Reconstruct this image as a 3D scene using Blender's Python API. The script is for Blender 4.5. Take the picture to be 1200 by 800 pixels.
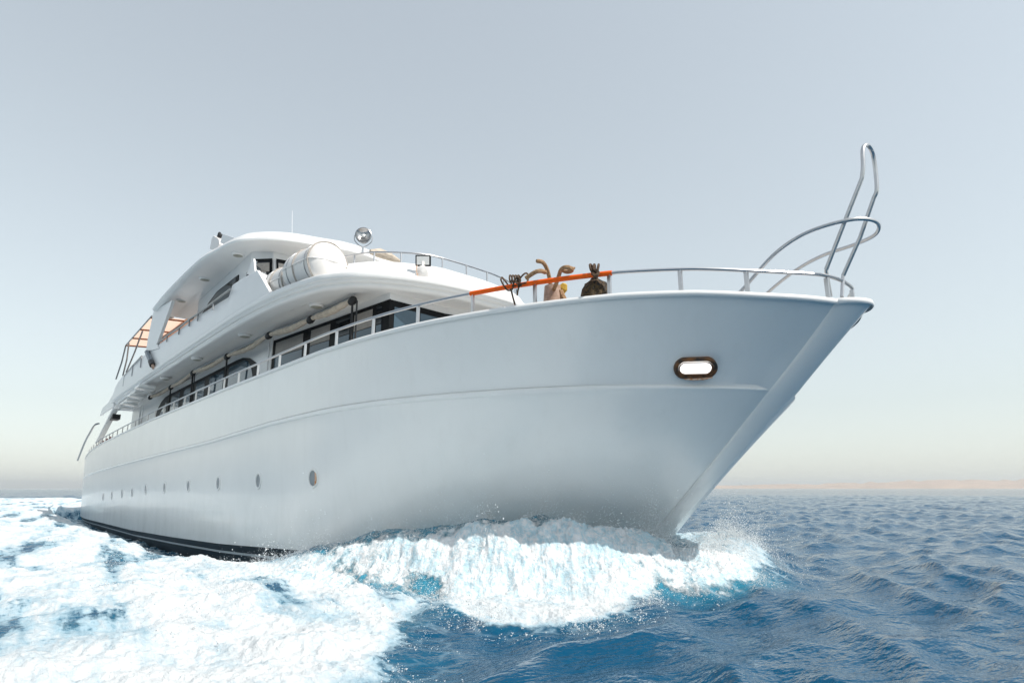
import bpy, bmesh, math, random
import numpy as np
from mathutils import Vector, Matrix, noise as mnoise
from mathutils.geometry import tessellate_polygon
random.seed(7); rng = np.random.default_rng(7)
for o in list(bpy.data.objects): bpy.data.objects.remove(o)
S = bpy.context.scene
COL = S.collection
# ------------------------------------------------------------------ camera, world, sun
F = 720.0; HOR = 572.0; CAMZ = 1.15
PHI = math.atan((HOR-400)/F); TH = math.atan((600-5)/F)
cam = bpy.data.objects.new('camera', bpy.data.cameras.new('camera')); COL.objects.link(cam)
cam.data.sensor_width = 36; cam.data.lens = F/1200*36
cam.data.clip_start = 0.05; cam.data.clip_end = 60000
fwd = Vector((-math.cos(TH)*math.cos(PHI), math.sin(TH)*math.cos(PHI), math.sin(PHI)))
cam.location = (0, 0, CAMZ)
cam.rotation_euler = fwd.to_track_quat('-Z', 'Y').to_euler()
S.camera = cam
S.render.resolution_x = 1024; S.render.resolution_y = 682
S.view_settings.view_transform = 'Standard'; S.view_settings.look = 'None'
S.view_settings.gamma = 1; S.view_settings.exposure = 1.0
SUN_EL = math.radians(52)
SUN_AZ = math.atan2(0.34, 0.94)            # direction to the sun in the XY plane, from +X towards +Y
sd = Vector((math.cos(SUN_EL)*math.cos(SUN_AZ), math.cos(SUN_EL)*math.sin(SUN_AZ), math.sin(SUN_EL)))
world = bpy.data.worlds.new('World'); S.world = world; world.use_nodes = True
wn = world.node_tree; wn.nodes.clear()
wo = wn.nodes.new('ShaderNodeOutputWorld'); wb = wn.nodes.new('ShaderNodeBackground')
sky = wn.nodes.new('ShaderNodeTexSky'); sky.sky_type = 'NISHITA'; sky.sun_disc = False
sky.sun_elevation = SUN_EL; sky.sun_rotation = math.pi/2 - SUN_AZ
sky.air_density = 1.5; sky.dust_density = 0.5; sky.ozone_density = 3.0; sky.altitude = 0
gm = wn.nodes.new('ShaderNodeGamma'); gm.inputs['Gamma'].default_value = 0.61
tint = wn.nodes.new('ShaderNodeMix'); tint.data_type = 'RGBA'; tint.blend_type = 'MULTIPLY'; tint.inputs['Factor'].default_value = 1; tint.inputs['B'].default_value = (0.875, 1.015, 1.015, 1)
hs = wn.nodes.new('ShaderNodeHueSaturation'); hs.inputs['Saturation'].default_value = 0.42
wn.links.new(sky.outputs[0], gm.inputs['Color']); wn.links.new(gm.outputs[0], tint.inputs['A'])
wn.links.new(tint.outputs['Result'], hs.inputs['Color']); wn.links.new(hs.outputs[0], wb.inputs[0])
wb.inputs[1].default_value = 0.15
wn.links.new(wb.outputs[0], wo.inputs[0])
sun = bpy.data.objects.new('sun', bpy.data.lights.new('sun', 'SUN')); COL.objects.link(sun)
sun.data.energy = 2.2; sun.data.angle = math.radians(0.5); sun.data.color = (1.0, 0.95, 0.88)
sun.rotation_euler = sd.to_track_quat('Z', 'Y').to_euler()

# ------------------------------------------------------------------ surveying: sight lines of the photograph met with real planes of the place
def ray(x, y):
    r = (x-600)/F; u = (400-y)/F
    fw = math.cos(PHI)-math.sin(PHI)*u; up = math.sin(PHI)+math.cos(PHI)*u
    return Vector((-math.cos(TH)*fw+math.sin(TH)*r, math.sin(TH)*fw+math.cos(TH)*r, up))
def aty(x, y, Y):
    r = ray(x, y); return r*(Y/r.y)+Vector((0, 0, CAMZ))
def atx(x, y, X):
    r = ray(x, y); return r*(X/r.x)+Vector((0, 0, CAMZ))
def atz(x, y, z):                      # z above the sea
    r = ray(x, y); return r*((z-CAMZ)/r.z)+Vector((0, 0, CAMZ))

# ------------------------------------------------------------------ materials
def mat(name, col, rough=0.5, metal=0.0, var=0.0, scale=3.0, bump=0.0, bscale=20.0, spec=0.5, coat=0.0, col2=None, **kw):
    m = bpy.data.materials.new(name); m.use_nodes = True; nt = m.node_tree; b = nt.nodes['Principled BSDF']
    b.inputs['Roughness'].default_value = rough; b.inputs['Metallic'].default_value = metal
    b.inputs['Specular IOR Level'].default_value = spec
    b.inputs['Coat Weight'].default_value = coat; b.inputs['Coat Roughness'].default_value = 0.08
    tc = nt.nodes.new('ShaderNodeTexCoord')
    n = nt.nodes.new('ShaderNodeTexNoise'); n.inputs['Scale'].default_value = scale; n.inputs['Detail'].default_value = 6
    nt.links.new(tc.outputs['Object'], n.inputs['Vector'])
    mx = nt.nodes.new('ShaderNodeMix'); mx.data_type = 'RGBA'
    c = (*col, 1); d = (*(col2 if col2 else tuple(v*(1-var) for v in col)), 1)
    mx.inputs['A'].default_value = d; mx.inputs['B'].default_value = c
    rp = nt.nodes.new('ShaderNodeMapRange'); rp.inputs['From Min'].default_value = 0.35; rp.inputs['From Max'].default_value = 0.65
    nt.links.new(n.outputs['Fac'], rp.inputs['Value']); nt.links.new(rp.outputs[0], mx.inputs['Factor'])
    nt.links.new(mx.outputs['Result'], b.inputs['Base Color'])
    if bump:
        n2 = nt.nodes.new('ShaderNodeTexNoise'); n2.inputs['Scale'].default_value = bscale; n2.inputs['Detail'].default_value = 4
        nt.links.new(tc.outputs['Object'], n2.inputs['Vector'])
        bp = nt.nodes.new('ShaderNodeBump'); bp.inputs['Strength'].default_value = bump; bp.inputs['Distance'].default_value = 0.02
        nt.links.new(n2.outputs['Fac'], bp.inputs['Height']); nt.links.new(bp.outputs[0], b.inputs['Normal'])
    m['b'] = 1
    return m
M = {}
M['paint'] = mat('white_boat_paint', (0.88, 0.872, 0.85), 0.3, var=0.03, scale=1.2, bump=0.28, bscale=1.3, coat=0.25)
M['gel'] = mat('white_gelcoat', (0.82, 0.815, 0.80), 0.35, var=0.03, scale=2, coat=0.2)
M['soffit'] = mat('cream_white_soffit', (0.85, 0.835, 0.81), 0.35, var=0.04, scale=1.5, coat=0.3)
M['boot'] = mat('black_bottom_paint', (0.018, 0.026, 0.034), 0.45, var=0.4, scale=4)
M['steel'] = mat('polished_stainless_steel', (0.62, 0.61, 0.61), 0.3, metal=1.0, var=0.08, scale=20)
M['dsteel'] = mat('dull_steel', (0.32, 0.33, 0.34), 0.3, metal=1.0, var=0.2, scale=20)
M['glass'] = mat('tinted_window_glass', (0.06, 0.105, 0.14), 0.05, var=0.25, scale=0.6, spec=0.5)
M['dglass'] = mat('dark_window_glass', (0.01, 0.013, 0.016), 0.08, spec=0.35)
M['frame'] = mat('black_window_frame', (0.006, 0.007, 0.008), 0.5, var=0.2, spec=.15)
M['pglass'] = mat('grey_porthole_glass', (0.28, 0.30, 0.31), 0.2, var=0.2, scale=8)
M['blind'] = mat('grey_beige_blind', (0.34, 0.31, 0.28), 0.6, var=0.15, scale=5)
M['canvas'] = mat('beige_canvas', (0.62, 0.53, 0.43), 0.85, var=0.2, scale=9, bump=0.6, bscale=14)
M['awning'] = mat('peach_awning_cloth', (0.75, 0.47, 0.32), 0.8, var=0.1, scale=4)
M['wood'] = mat('brown_varnished_wood', (0.30, 0.10, 0.03), 0.4, var=0.3, scale=12)
M['rubber'] = mat('black_rubber', (0.012, 0.012, 0.013), 0.5, var=0.3, scale=30)
M['orange'] = mat('orange_plastic_tube', (0.95, 0.13, 0.004), 0.5, var=0.08, scale=14, spec=.25)
M['rope_dark'] = mat('dark_tarred_rope', (0.035, 0.022, 0.014), 0.8, col2=(0.16, 0.09, 0.045), scale=60, bump=1.0, bscale=90)
M['rope_tan'] = mat('tan_manila_rope', (0.50, 0.31, 0.16), 0.8, col2=(0.30, 0.16, 0.075), scale=40, bump=1.0, bscale=90)
M['bollard'] = mat('tan_painted_post', (0.48, 0.33, 0.25), 0.6, col2=(0.33, 0.21, 0.15), scale=16)
M['yellow'] = mat('yellow_cloth', (0.62, 0.38, 0.05), 0.8, var=0.3, scale=20)
M['mesh'] = mat('black_and_gold_net', (0.008, 0.007, 0.007), 0.75, col2=(0.11, 0.065, 0.02), scale=30, bump=1.0, bscale=40)
M['raft'] = mat('white_fibreglass', (0.80, 0.77, 0.74), 0.4, var=0.05, scale=4, coat=0.2)
M['strap'] = mat('beige_strap', (0.46, 0.42, 0.38), 0.8, var=0.2, scale=20)
M['rust'] = mat('rusty_black_rubber', (0.018, 0.014, 0.012), 0.55, col2=(0.22, 0.085, 0.02), scale=11)
M['orust'] = mat('orange_rust', (0.55, 0.18, 0.03), 0.7, col2=(0.75, 0.60, 0.48), scale=30)
M['lamp'] = mat('lamp_glass', (0.8, 0.8, 0.78), 0.2, var=0.05)
M['fixture'] = mat('cream_lamp_cover', (0.36, 0.35, 0.29), 0.3, var=0.1, scale=10)
M['deckm'] = mat('grey_deck_paint', (0.55, 0.54, 0.52), 0.6, var=0.1, scale=4)
M['red'] = mat('faded_red_cloth', (0.40, 0.10, 0.08), 0.7, var=0.3, scale=9)
def translucent(m_, col, k):
    nt = m_.node_tree; t_ = nt.nodes.new('ShaderNodeBsdfTranslucent'); t_.inputs[0].default_value = (*col, 1)
    x_ = nt.nodes.new('ShaderNodeMixShader'); x_.inputs[0].default_value = k
    nt.links.new(nt.nodes['Principled BSDF'].outputs[0], x_.inputs[1]); nt.links.new(t_.outputs[0], x_.inputs[2]); nt.links.new(x_.outputs[0], nt.nodes['Material Output'].inputs[0])
translucent(M['awning'], (.95, .72, .58), .6)
# the hull gets faint streaks and scuffs
def streaky(m):
    nt = m.node_tree; b = nt.nodes['Principled BSDF']
    link = b.inputs['Base Color'].links[0]; src = link.from_socket
    tc = nt.nodes.new('ShaderNodeTexCoord'); mp = nt.nodes.new('ShaderNodeMapping'); mp.inputs['Scale'].default_value = (2.6, 2.6, 0.35)
    n = nt.nodes.new('ShaderNodeTexNoise'); n.inputs['Scale'].default_value = 2.2; n.inputs['Detail'].default_value = 8; n.inputs['Roughness'].default_value = 0.65
    nt.links.new(tc.outputs['Object'], mp.inputs[0]); nt.links.new(mp.outputs[0], n.inputs['Vector'])
    rp = nt.nodes.new('ShaderNodeMapRange'); rp.inputs['From Min'].default_value = 0.52; rp.inputs['From Max'].default_value = 0.78
    nt.links.new(n.outputs['Fac'], rp.inputs['Value'])
    mx = nt.nodes.new('ShaderNodeMix'); mx.data_type = 'RGBA'; mx.blend_type = 'MIX'
    mul = nt.nodes.new('ShaderNodeMath'); mul.operation = 'MULTIPLY'; mul.inputs[1].default_value = 0.12
    nt.links.new(rp.outputs[0], mul.inputs[0]); nt.links.new(mul.outputs[0], mx.inputs['Factor'])
    nt.links.new(src, mx.inputs['A']); mx.inputs['B'].default_value = (0.62, 0.60, 0.56, 1)
    # whitish scuffs and salt specks on the flare near the stem
    sx = nt.nodes.new('ShaderNodeSeparateXYZ'); nt.links.new(tc.outputs['Object'], sx.inputs[0])
    def rng_(o_, a_, b_, c_=0, d_=1):
        q = nt.nodes.new('ShaderNodeMapRange'); q.inputs['From Min'].default_value = a_; q.inputs['From Max'].default_value = b_; q.inputs['To Min'].default_value = c_; q.inputs['To Max'].default_value = d_
        nt.links.new(o_, q.inputs['Value']); return q.outputs[0]
    def mul_(a_, b_):
        q = nt.nodes.new('ShaderNodeMath'); q.operation = 'MULTIPLY'; nt.links.new(a_, q.inputs[0])
        if isinstance(b_, float): q.inputs[1].default_value = b_
        else: nt.links.new(b_, q.inputs[1])
        return q.outputs[0]
    reg = mul_(mul_(rng_(sx.outputs['X'], -5.2, -4.0), rng_(sx.outputs['Z'], 3.1, 2.6)), rng_(sx.outputs['Z'], 1.2, 2.3))
    mp2 = nt.nodes.new('ShaderNodeMapping'); mp2.inputs['Scale'].default_value = (9, 9, 3.2); mp2.inputs['Rotation'].default_value = (.3, .2, .4)
    ns = nt.nodes.new('ShaderNodeTexNoise'); ns.inputs['Scale'].default_value = 1.6; ns.inputs['Detail'].default_value = 9; ns.inputs['Roughness'].default_value = .8
    nt.links.new(tc.outputs['Object'], mp2.inputs[0]); nt.links.new(mp2.outputs[0], ns.inputs['Vector'])
    scf = mul_(mul_(rng_(ns.outputs['Fac'], .66, .72), reg), 0.8)
    mx3 = nt.nodes.new('ShaderNodeMix'); mx3.data_type = 'RGBA'; nt.links.new(scf, mx3.inputs['Factor']); nt.links.new(mx.outputs['Result'], mx3.inputs['A']); mx3.inputs['B'].default_value = (.97, .97, .97, 1)
    # dull grey-brown water stains low on the side
    low_ = mul_(rng_(sx.outputs['Z'], 1.4, .3), 0.35)
    mp3 = nt.nodes.new('ShaderNodeMapping'); mp3.inputs['Scale'].default_value = (.9, .9, .5)
    n3_ = nt.nodes.new('ShaderNodeTexNoise'); n3_.inputs['Scale'].default_value = 1.7; n3_.inputs['Detail'].default_value = 8; n3_.inputs['Roughness'].default_value = .7
    nt.links.new(tc.outputs['Object'], mp3.inputs[0]); nt.links.new(mp3.outputs[0], n3_.inputs['Vector'])
    mx4 = nt.nodes.new('ShaderNodeMix'); mx4.data_type = 'RGBA'; nt.links.new(mul_(low_, rng_(n3_.outputs['Fac'], .45, .7)), mx4.inputs['Factor']); nt.links.new(mx3.outputs['Result'], mx4.inputs['A']); mx4.inputs['B'].default_value = (.60, .60, .56, 1)
    nt.links.new(mx4.outputs['Result'], b.inputs['Base Color'])
    rr = nt.nodes.new('ShaderNodeMapRange'); rr.inputs['To Min'].default_value = 0.22; rr.inputs['To Max'].default_value = 0.29
    nt.links.new(n.outputs['Fac'], rr.inputs['Value']); nt.links.new(rr.outputs[0], b.inputs['Roughness'])
streaky(M['paint'])

# ------------------------------------------------------------------ mesh helpers
class MB:
    def __init__(s): s.v = []; s.f = []
    def add(s, vs, fs):
        k = len(s.v); s.v += [tuple(p) for p in vs]; s.f += [tuple(i+k for i in f) for f in fs]; return s
    def grid(s, rows, cu=False, cv=False):
        n = len(rows); m = len(rows[0]); vs = [p for r in rows for p in r]; fs = []
        for i in range(n if cu else n-1):
            for j in range(m if cv else m-1):
                a = i*m+j; b = i*m+(j+1) % m; c = ((i+1) % n)*m+(j+1) % m; d = ((i+1) % n)*m+j
                fs.append((a, b, c, d))
        return s.add(vs, fs)
    def box(s, c, size, rot=None):
        c = Vector(c); hx, hy, hz = [q/2 for q in size]
        vs = [Vector((x, y, z)) for x in (-hx, hx) for y in (-hy, hy) for z in (-hz, hz)]
        if rot: vs = [rot @ v for v in vs]
        vs = [v+c for v in vs]
        return s.add(vs, [(0, 1, 3, 2), (4, 6, 7, 5), (0, 4, 5, 1), (2, 3, 7, 6), (0, 2, 6, 4), (1, 5, 7, 3)])
    def tube(s, pts, r, n=8, cap=True, closed=False):
        pts = [Vector(p) for p in pts]; rows = []; N = len(pts)
        up = Vector((0, 0, 1)); prev = None
        for i, p in enumerate(pts):
            a = pts[(i-1) % N] if (closed or i > 0) else p; b = pts[(i+1) % N] if (closed or i < N-1) else p
            t = (b-a).normalized()
            if prev is None:
                u = t.cross(up if abs(t.z) < 0.9 else Vector((1, 0, 0))).normalized()
            else:
                u = (prev-t*prev.dot(t)).normalized()
            prev = u; w = t.cross(u)
            rr = r[i] if hasattr(r, '__len__') else r
            rows.append([p+(u*math.cos(k*2*math.pi/n)+w*math.sin(k*2*math.pi/n))*rr for k in range(n)])
        k0 = len(s.v); s.grid(rows, cu=closed, cv=True)
        if cap and not closed:
            s.f.append(tuple(k0+i for i in range(n))[::-1]); s.f.append(tuple(k0+(N-1)*n+i for i in range(n)))
        return s
    def prism(s, poly, d):            # polygon extruded by vector d
        poly = [Vector(p) for p in poly]; d = Vector(d); n = len(poly)
        vs = poly+[p+d for p in poly]
        tri = [tuple(t) for t in tessellate_polygon([poly])]
        return s.add(vs, [t[::-1] for t in tri]+[tuple(i+n for i in t) for t in tri]+[(i, (i+1) % n, (i+1) % n+n, i+n) for i in range(n)])
    def lathe(s, prof, c, axis=(0, 0, 1), n=24):      # prof: (radius, height) along axis
        ax = Vector(axis).normalized(); u = ax.orthogonal().normalized(); w = ax.cross(u); c = Vector(c)
        rows = [[c+ax*h+(u*math.cos(k*2*math.pi/n)+w*math.sin(k*2*math.pi/n))*max(r, 1e-4) for k in range(n)] for r, h in prof]
        return s.grid(rows, cv=True)
    def build(s, name, m, parent=None, smooth=True, angle=35, bevel=0):
        me = bpy.data.meshes.new(name); me.from_pydata(s.v, [], s.f); me.update()
        bm = bmesh.new(); bm.from_mesh(me)
        bmesh.ops.remove_doubles(bm, verts=bm.verts, dist=1e-5)
        bmesh.ops.recalc_face_normals(bm, faces=bm.faces)
        if bevel:
            es = [e for e in bm.edges if len(e.link_faces) == 2 and e.calc_face_angle(0) > math.radians(40)]
            bmesh.ops.bevel(bm, geom=es, offset=bevel, segments=2, affect='EDGES', profile=0.6)
        bm.to_mesh(me); bm.free()
        if smooth:
            me.shade_smooth(); me.set_sharp_from_angle(angle=math.radians(angle))
        me.materials.append(m if not isinstance(m, str) else M[m])
        o = bpy.data.objects.new(name, me); COL.objects.link(o)
        if parent: o.parent = parent; o.matrix_parent_inverse = parent.matrix_world.inverted()
        return o
def setp(o, label=None, cat=None, group=None, kind=None):
    if label: o['label'] = label
    if cat: o['category'] = cat
    if group: o['group'] = group
    if kind: o['kind'] = kind
    return o
def empty(name, loc, label, cat, group=None):
    o = bpy.data.objects.new(name, None); COL.objects.link(o); o.location = loc; o.empty_display_size = 0.2
    bpy.context.view_layer.update()
    return setp(o, label, cat, group)
def crom(pts, n=8, closed=False):
    pts = [Vector(p) for p in pts]; out = []; N = len(pts)
    for i in range(N if closed else N-1):
        p1 = pts[i]; p2 = pts[(i+1) % N]
        p0 = pts[i-1] if (i > 0 or closed) else p1*2-p2
        p3 = pts[(i+2) % N] if (i+2 < N or closed) else p2*2-p1
        for k in range(n):
            t = k/n
            out.append(0.5*((2*p1)+(p2-p0)*t+(2*p0-5*p1+4*p2-p3)*t*t+(3*p1-p0-3*p2+p3)*t**3))
    if not closed: out.append(pts[-1])
    return out

# ------------------------------------------------------------------ the hull lines
YC = 7.5
def interp(x, xs, ys): return float(np.interp(x, xs, ys))
XT = -46.0
# every level: z(x), y of the parallel side, start of the entrance, crease point at the stem bar, front of the stem
def zs(X): return CAMZ+interp(X, [-47.5, -42.5, -36, -30, -24, -15, -9, -7, -4.5, -3.8, -3.3, -2.5], [1.72, 1.95, 2.12, 2.2, 2.25, 2.235, 2.18, 2.2, 2.2, 2.17, 2.12, 2.08])
def zk(X): return CAMZ+interp(X, [-48, -38, -30, -24, -16, -12, -8, -3], [.55, .8, .92, 1.0, 1.09, 1.19, 1.20, 1.17])
def zb(X): return CAMZ+interp(X, [-48, -43, -36, -26, -20, -15, -10, -5], [-1.62, -1.58, -1.5, -1.43, -1.31, -1.18, -.97, -.93])
def zbot(X): return zb(X)-0.95
STEM = [(2.06, aty(1020, 352, YC)), (1.3, aty(947, 440, YC)), (.44, aty(871, 530, YC)), (-.61, aty(783, 625, YC))]
_sz = [p.z for _, p in STEM][::-1]; _sx = [p.x for _, p in STEM][::-1]
def stemx(z):
    if z < _sz[0]: return _sx[0]+(z-_sz[0])*(_sx[1]-_sx[0])/(_sz[1]-_sz[0])
    return interp(z, _sz, _sx)
def barw(z): return interp(z, [-1, 0.5, 3.3], [0.14, 0.24, 0.32])
NA, NE, NN = 60, 70, 9
def level(zf, ym, X0, a, b, ext=0.0, nosez=None, ek=0.5):
    zn = nosez if nosez is not None else zf(-3)
    xn = stemx(zn)+ext; w = barw(zn)+ext; e = ek*w
    yc = YC-w; xc = xn-e; B = YC-ym
    v = (YC-yc)/B; tc = math.acos(v**(b/2)); u = math.sin(tc)**(2/a); Xn = X0+(xc-X0)/u
    P = []
    for i in range(NA):
        X = XT+(X0-XT)*i/NA
        st = max(0, (-36-X)/10.0)
        P.append((X, ym+0.35*st*st, zf(X)))
    for i in range(NE+1):
        t = tc*i/NE
        X = X0+(Xn-X0)*math.sin(t)**(2/a); P.append((X, YC-B*math.cos(t)**(2/b), zf(X)))
    for i in range(1, NN+1):
        t = i/NN*math.pi/2
        P.append((xc+e*math.sin(t)**1.25, YC-w*math.cos(t)**1.15 if i < NN else YC, zf(xc)))
    return P
Ls = level(zs, 3.85, -10.0, 2, 1.65, 0.0, None, .75)
Lk = level(zk, 3.93, -10.2, 2, 1.6, 0, None, .6)
Lb = level(zb, 4.06, -11.0, 2, 1.5)
Lbot = level(zbot, 4.7, -12.5, 2, 1.6)
def mixp(A, B, t, bulge=0.0):
    return [tuple(a+(b-a)*t for a, b in zip(p, q)) for p, q in zip(A, B)]
def shape(A, B, t, conc):
    out = mixp(A, B, t)
    res = []
    for i, (x, y, z) in enumerate(out):
        k = max(0, min(1, (i-NA)/NE))*max(0, min(1, (NA+NE+NN-i)/12)); k = k*k*(3-2*k)
        s = 4*t*(1-t)*conc*k
        res.append((x-0.2*s, y+s, z))
    return res
def mirror(P): return [(x, 2*YC-y, z) for x, y, z in P]
def full(P): return P+mirror(P)[::-1][1:]
def offs(P, d):                      # inward plan offset
    out = []
    for i, (x, y, z) in enumerate(P):
        a = P[max(0, i-1)]; b = P[min(len(P)-1, i+1)]
        tx, ty = b[0]-a[0], b[1]-a[1]; L = math.hypot(tx, ty) or 1
        nx, ny = -ty/L, tx/L
        out.append((x+nx*d, min(YC-0.001, y+ny*d), z))
    out[-1] = (out[-1][0], YC, out[-1][2])
    return out
def dz(P, d): return [(x, y, z+d) for x, y, z in P]
def bead(P, d, h):                  # outward for the strake, dying at the stem bar
    Q = offs(P, -d); R = []
    for i, (p, q) in enumerate(zip(P, Q)):
        k = max(.4, 1-max(0, i-(NA+NE-30))/40) if i < NA+NE-3 else max(0, (NA+NE-i)/3)*.4
        R.append((p[0]+(q[0]-p[0])*k, p[1]+(q[1]-p[1])*k, p[2]+h*k))
    return R
boat = empty('motor_yacht', (-25, YC, 0.0), 'large white three deck motor yacht under way with a foaming bow wave', 'yacht')
def kz(P, d): return [(x, y, z+d*max(0, min(1, (NA+NE-i)/3))) for i, (x, y, z) in enumerate(P)]
rows = []
for t in np.linspace(0, 1, 9): rows.append(shape(Ls, kz(Lk, .055), t, 0.05))
rows.append(bead(Lk, -0.012, 0.05))
for a in np.linspace(80, -80, 7): rows.append(bead(Lk, 0.032*math.cos(math.radians(a)), 0.04*math.sin(math.radians(a))))
for t in np.linspace(0.03, 1, 18): rows.append(shape(kz(Lk, -.03), Lb, t, 0.07))
h = MB(); h.grid([full(r) for r in rows])
# transom, upper
tr = [r[0] for r in rows]; h.grid([[p, (p[0]-0.15, YC, p[2]), (p[0], 2*YC-p[1], p[2])] for p in tr])
hull = h.build('hull', 'paint', boat, angle=28)
b = MB(); rb = [mixp(Lb, Lbot, t) for t in np.linspace(0, 1, 6)]
b.grid([full(r) for r in rb]); b.grid([[r[0], (r[0][0], 2*YC-r[0][1], r[0][2])] for r in rb])
b.grid([[p, (p[0], 2*YC-p[1], p[2])] for p in Lbot])
bot = b.build('bottom', 'boot', boat)
# thin white boot line a little under the edge of the black
st = MB(); A = mixp(Lb, Lbot, 0.16); B = mixp(Lb, Lbot, 0.215)
st.grid([full(offs(A, -0.006)), full(offs(B, -0.006))]); st.build('boot_line', 'gel', bot)
# bulwark: rounded cap, inner wall, deck
c = MB(); q = []
for d, z in [(-0.006, -0.045), (-0.018, -0.035), (-0.021, -0.01), (-0.012, 0.02), (0.02, 0.032), (0.10, 0.035), (0.14, 0.02), (0.14, -0.03)]: q.append(full(dz(offs(Ls, d), z)))
c.grid(q); c.build('cap_rail', 'gel', boat, angle=60)
iw = MB(); inner = [dz(offs(shape(Ls, Lk, t, 0.05), 0.12), -0.02*(1-t)) for t in np.linspace(0, .8, 6)]
iw.grid([full(r) for r in inner]); iw.build('bulwark_lining', 'gel', boat)
dk = MB(); dk.grid([[(x, y, z), (x, 2*YC-y, z)] for x, y, z in offs(shape(Ls, Lk, .78, 0.05), 0.10)]); dk.build('main_deck', 'deckm', boat)

# ---- points on the hull side
def hull_y(X, z):                  # y of the starboard side for given X and z (between knuckle and boot, or above the knuckle)
    best = None
    for t in np.linspace(0, 1, 61):
        if z <= zk(X): P = shape(Lk, Lb, t, 0.07)
        else: P = shape(Ls, Lk, t, 0.05)
        P = [p for p in P[:NA+NE+1]]
        xs_ = [p[0] for p in P]; y = np.interp(X, xs_, [p[1] for p in P]); zz = np.interp(X, xs_, [p[2] for p in P])
        if best is None or abs(zz-z) < best[0]: best = (abs(zz-z), float(y))
    return best[1]
def on_hull(px, py, Y0=4.0):
    Y = Y0
    for _ in range(14):
        p = aty(px, py, Y); Y = 0.5*Y+0.5*hull_y(p.x, p.z)
    p = aty(px, py, Y); e = 0.06
    du = Vector((2*e, hull_y(p.x+e, p.z)-hull_y(p.x-e, p.z), 0)); dv = Vector((0, hull_y(p.x, p.z+0.1)-hull_y(p.x, p.z-0.1), 0.2))
    n = du.cross(dv).normalized()
    if n.y > 0: n = -n
    return p, n, du.normalized()
ports = [(121, 582), (131, 580), (143, 578), (155, 576.5), (171, 573), (193, 571), (221, 569), (256, 566), (303, 563), (367, 560)]
for i, (x, y) in enumerate(ports):
    p, n, u = on_hull(x, y)
    r = 0.132
    m = MB(); m.lathe([(r+.035, -0.02), (r+.035, 0.006), (r+0.025, 0.016), (r, 0.018), (r-0.01, 0.004)], p, n, 32)
    ring = m.build('porthole', 'gel', boat)
    m = MB(); m.lathe([(0.0, 0.008), (r-0.012, 0.008)], p, n, 32); m.build('pane', 'pglass', ring)
    if i == 9:
        m = MB(); a = n.cross(u).normalized()
        arc = [p+n*0.022+(u*math.cos(t)+a*math.sin(t))*(r+0.004) for t in np.linspace(-0.9, 0.75, 14)]
        m.tube(arc, [0.004+0.016*math.sin(i2/13*math.pi) for i2 in range(14)], 6); m.build('rust_stain', 'orust', ring)
# ---- oval bow fairlead, with an added glowing fill for the daylight inside
p, n, u = on_hull(815, 431, 5.8)
a = u.cross(n).normalized();  a = a if a.z > 0 else -a
def stadium(hw, hh, off, k=40):
    out = []
    for i in range(k):
        t = 2*math.pi*i/k; cx = hw-hh
        sx = 1 if math.cos(t) >= 0 else -1
        out.append(p+u*(sx*cx+hh*math.cos(t))+a*(hh*math.sin(t))+n*off)
    return out
m = MB(); m.grid([stadium(.255, .135, -.03), stadium(.255, .135, .02), stadium(.24, .12, .035), stadium(.215, .1, .03), stadium(.2, .085, -.01)], cv=True)
m.grid([stadium(.2, .085, .024), stadium(.195, .08, .028), stadium(.185, .072, .02), stadium(.185, .072, -.005)], cv=True)
bl = m.build('bow_fairlead', 'rust', boat)
m = MB(); m.add(stadium(.186, .073, .008), [tuple(range(40))]); lens = m.build('lens', 'lamp', bl, smooth=False)  # white plate filling the fairlead opening, not a lamp glass
LM = mat('glowing_fairlead_fill', (0.9, 0.9, 0.9), 0.2); LB = LM.node_tree.nodes['Principled BSDF']
LB.inputs['Emission Color'].default_value = (1, .97, .95, 1); LB.inputs['Emission Strength'].default_value = 0.7  # added glow stands in for sunlight on the white interior of the hole
lens.data.materials[0] = LM  # the added plate in the fairlead opening takes the glow material
m = MB(); m.tube([p-u*.13-a*.128+n*.03, p-u*.02-a*.135+n*.035, p+u*.1-a*.13+n*.03, p+u*.2-a*.115+n*.03], [.008, .012, .015, .01], 6); m.build('rust_stain', 'orust', bl)

# ------------------------------------------------------------------ main rail on the bulwark
_rb = dz(offs(Ls, 0.06), 0.30); _rb = [Vector(q) for q in _rb if q[1] < 6.75]
_nose = aty(988, 327, YC)
_rb += crom([_rb[-2], _rb[-1], Vector((_nose.x-.06, 7.1, _rb[-1].z)), Vector((_nose.x, YC, _rb[-1].z))], 6)[8:]
_rb[-1] = Vector((_nose.x, YC, _rb[-1].z))
railp = full([tuple(q) for q in _rb])
k0 = next(i for i, q in enumerate(railp) if q[0] > -39.8)
railp = railp[k0:len(railp)-k0]
m = MB(); m.tube(railp, 0.022, 8)
# a second straight piece closes over the curve of the bow
rail = m.build('deck_rail', 'steel', boat)
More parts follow.
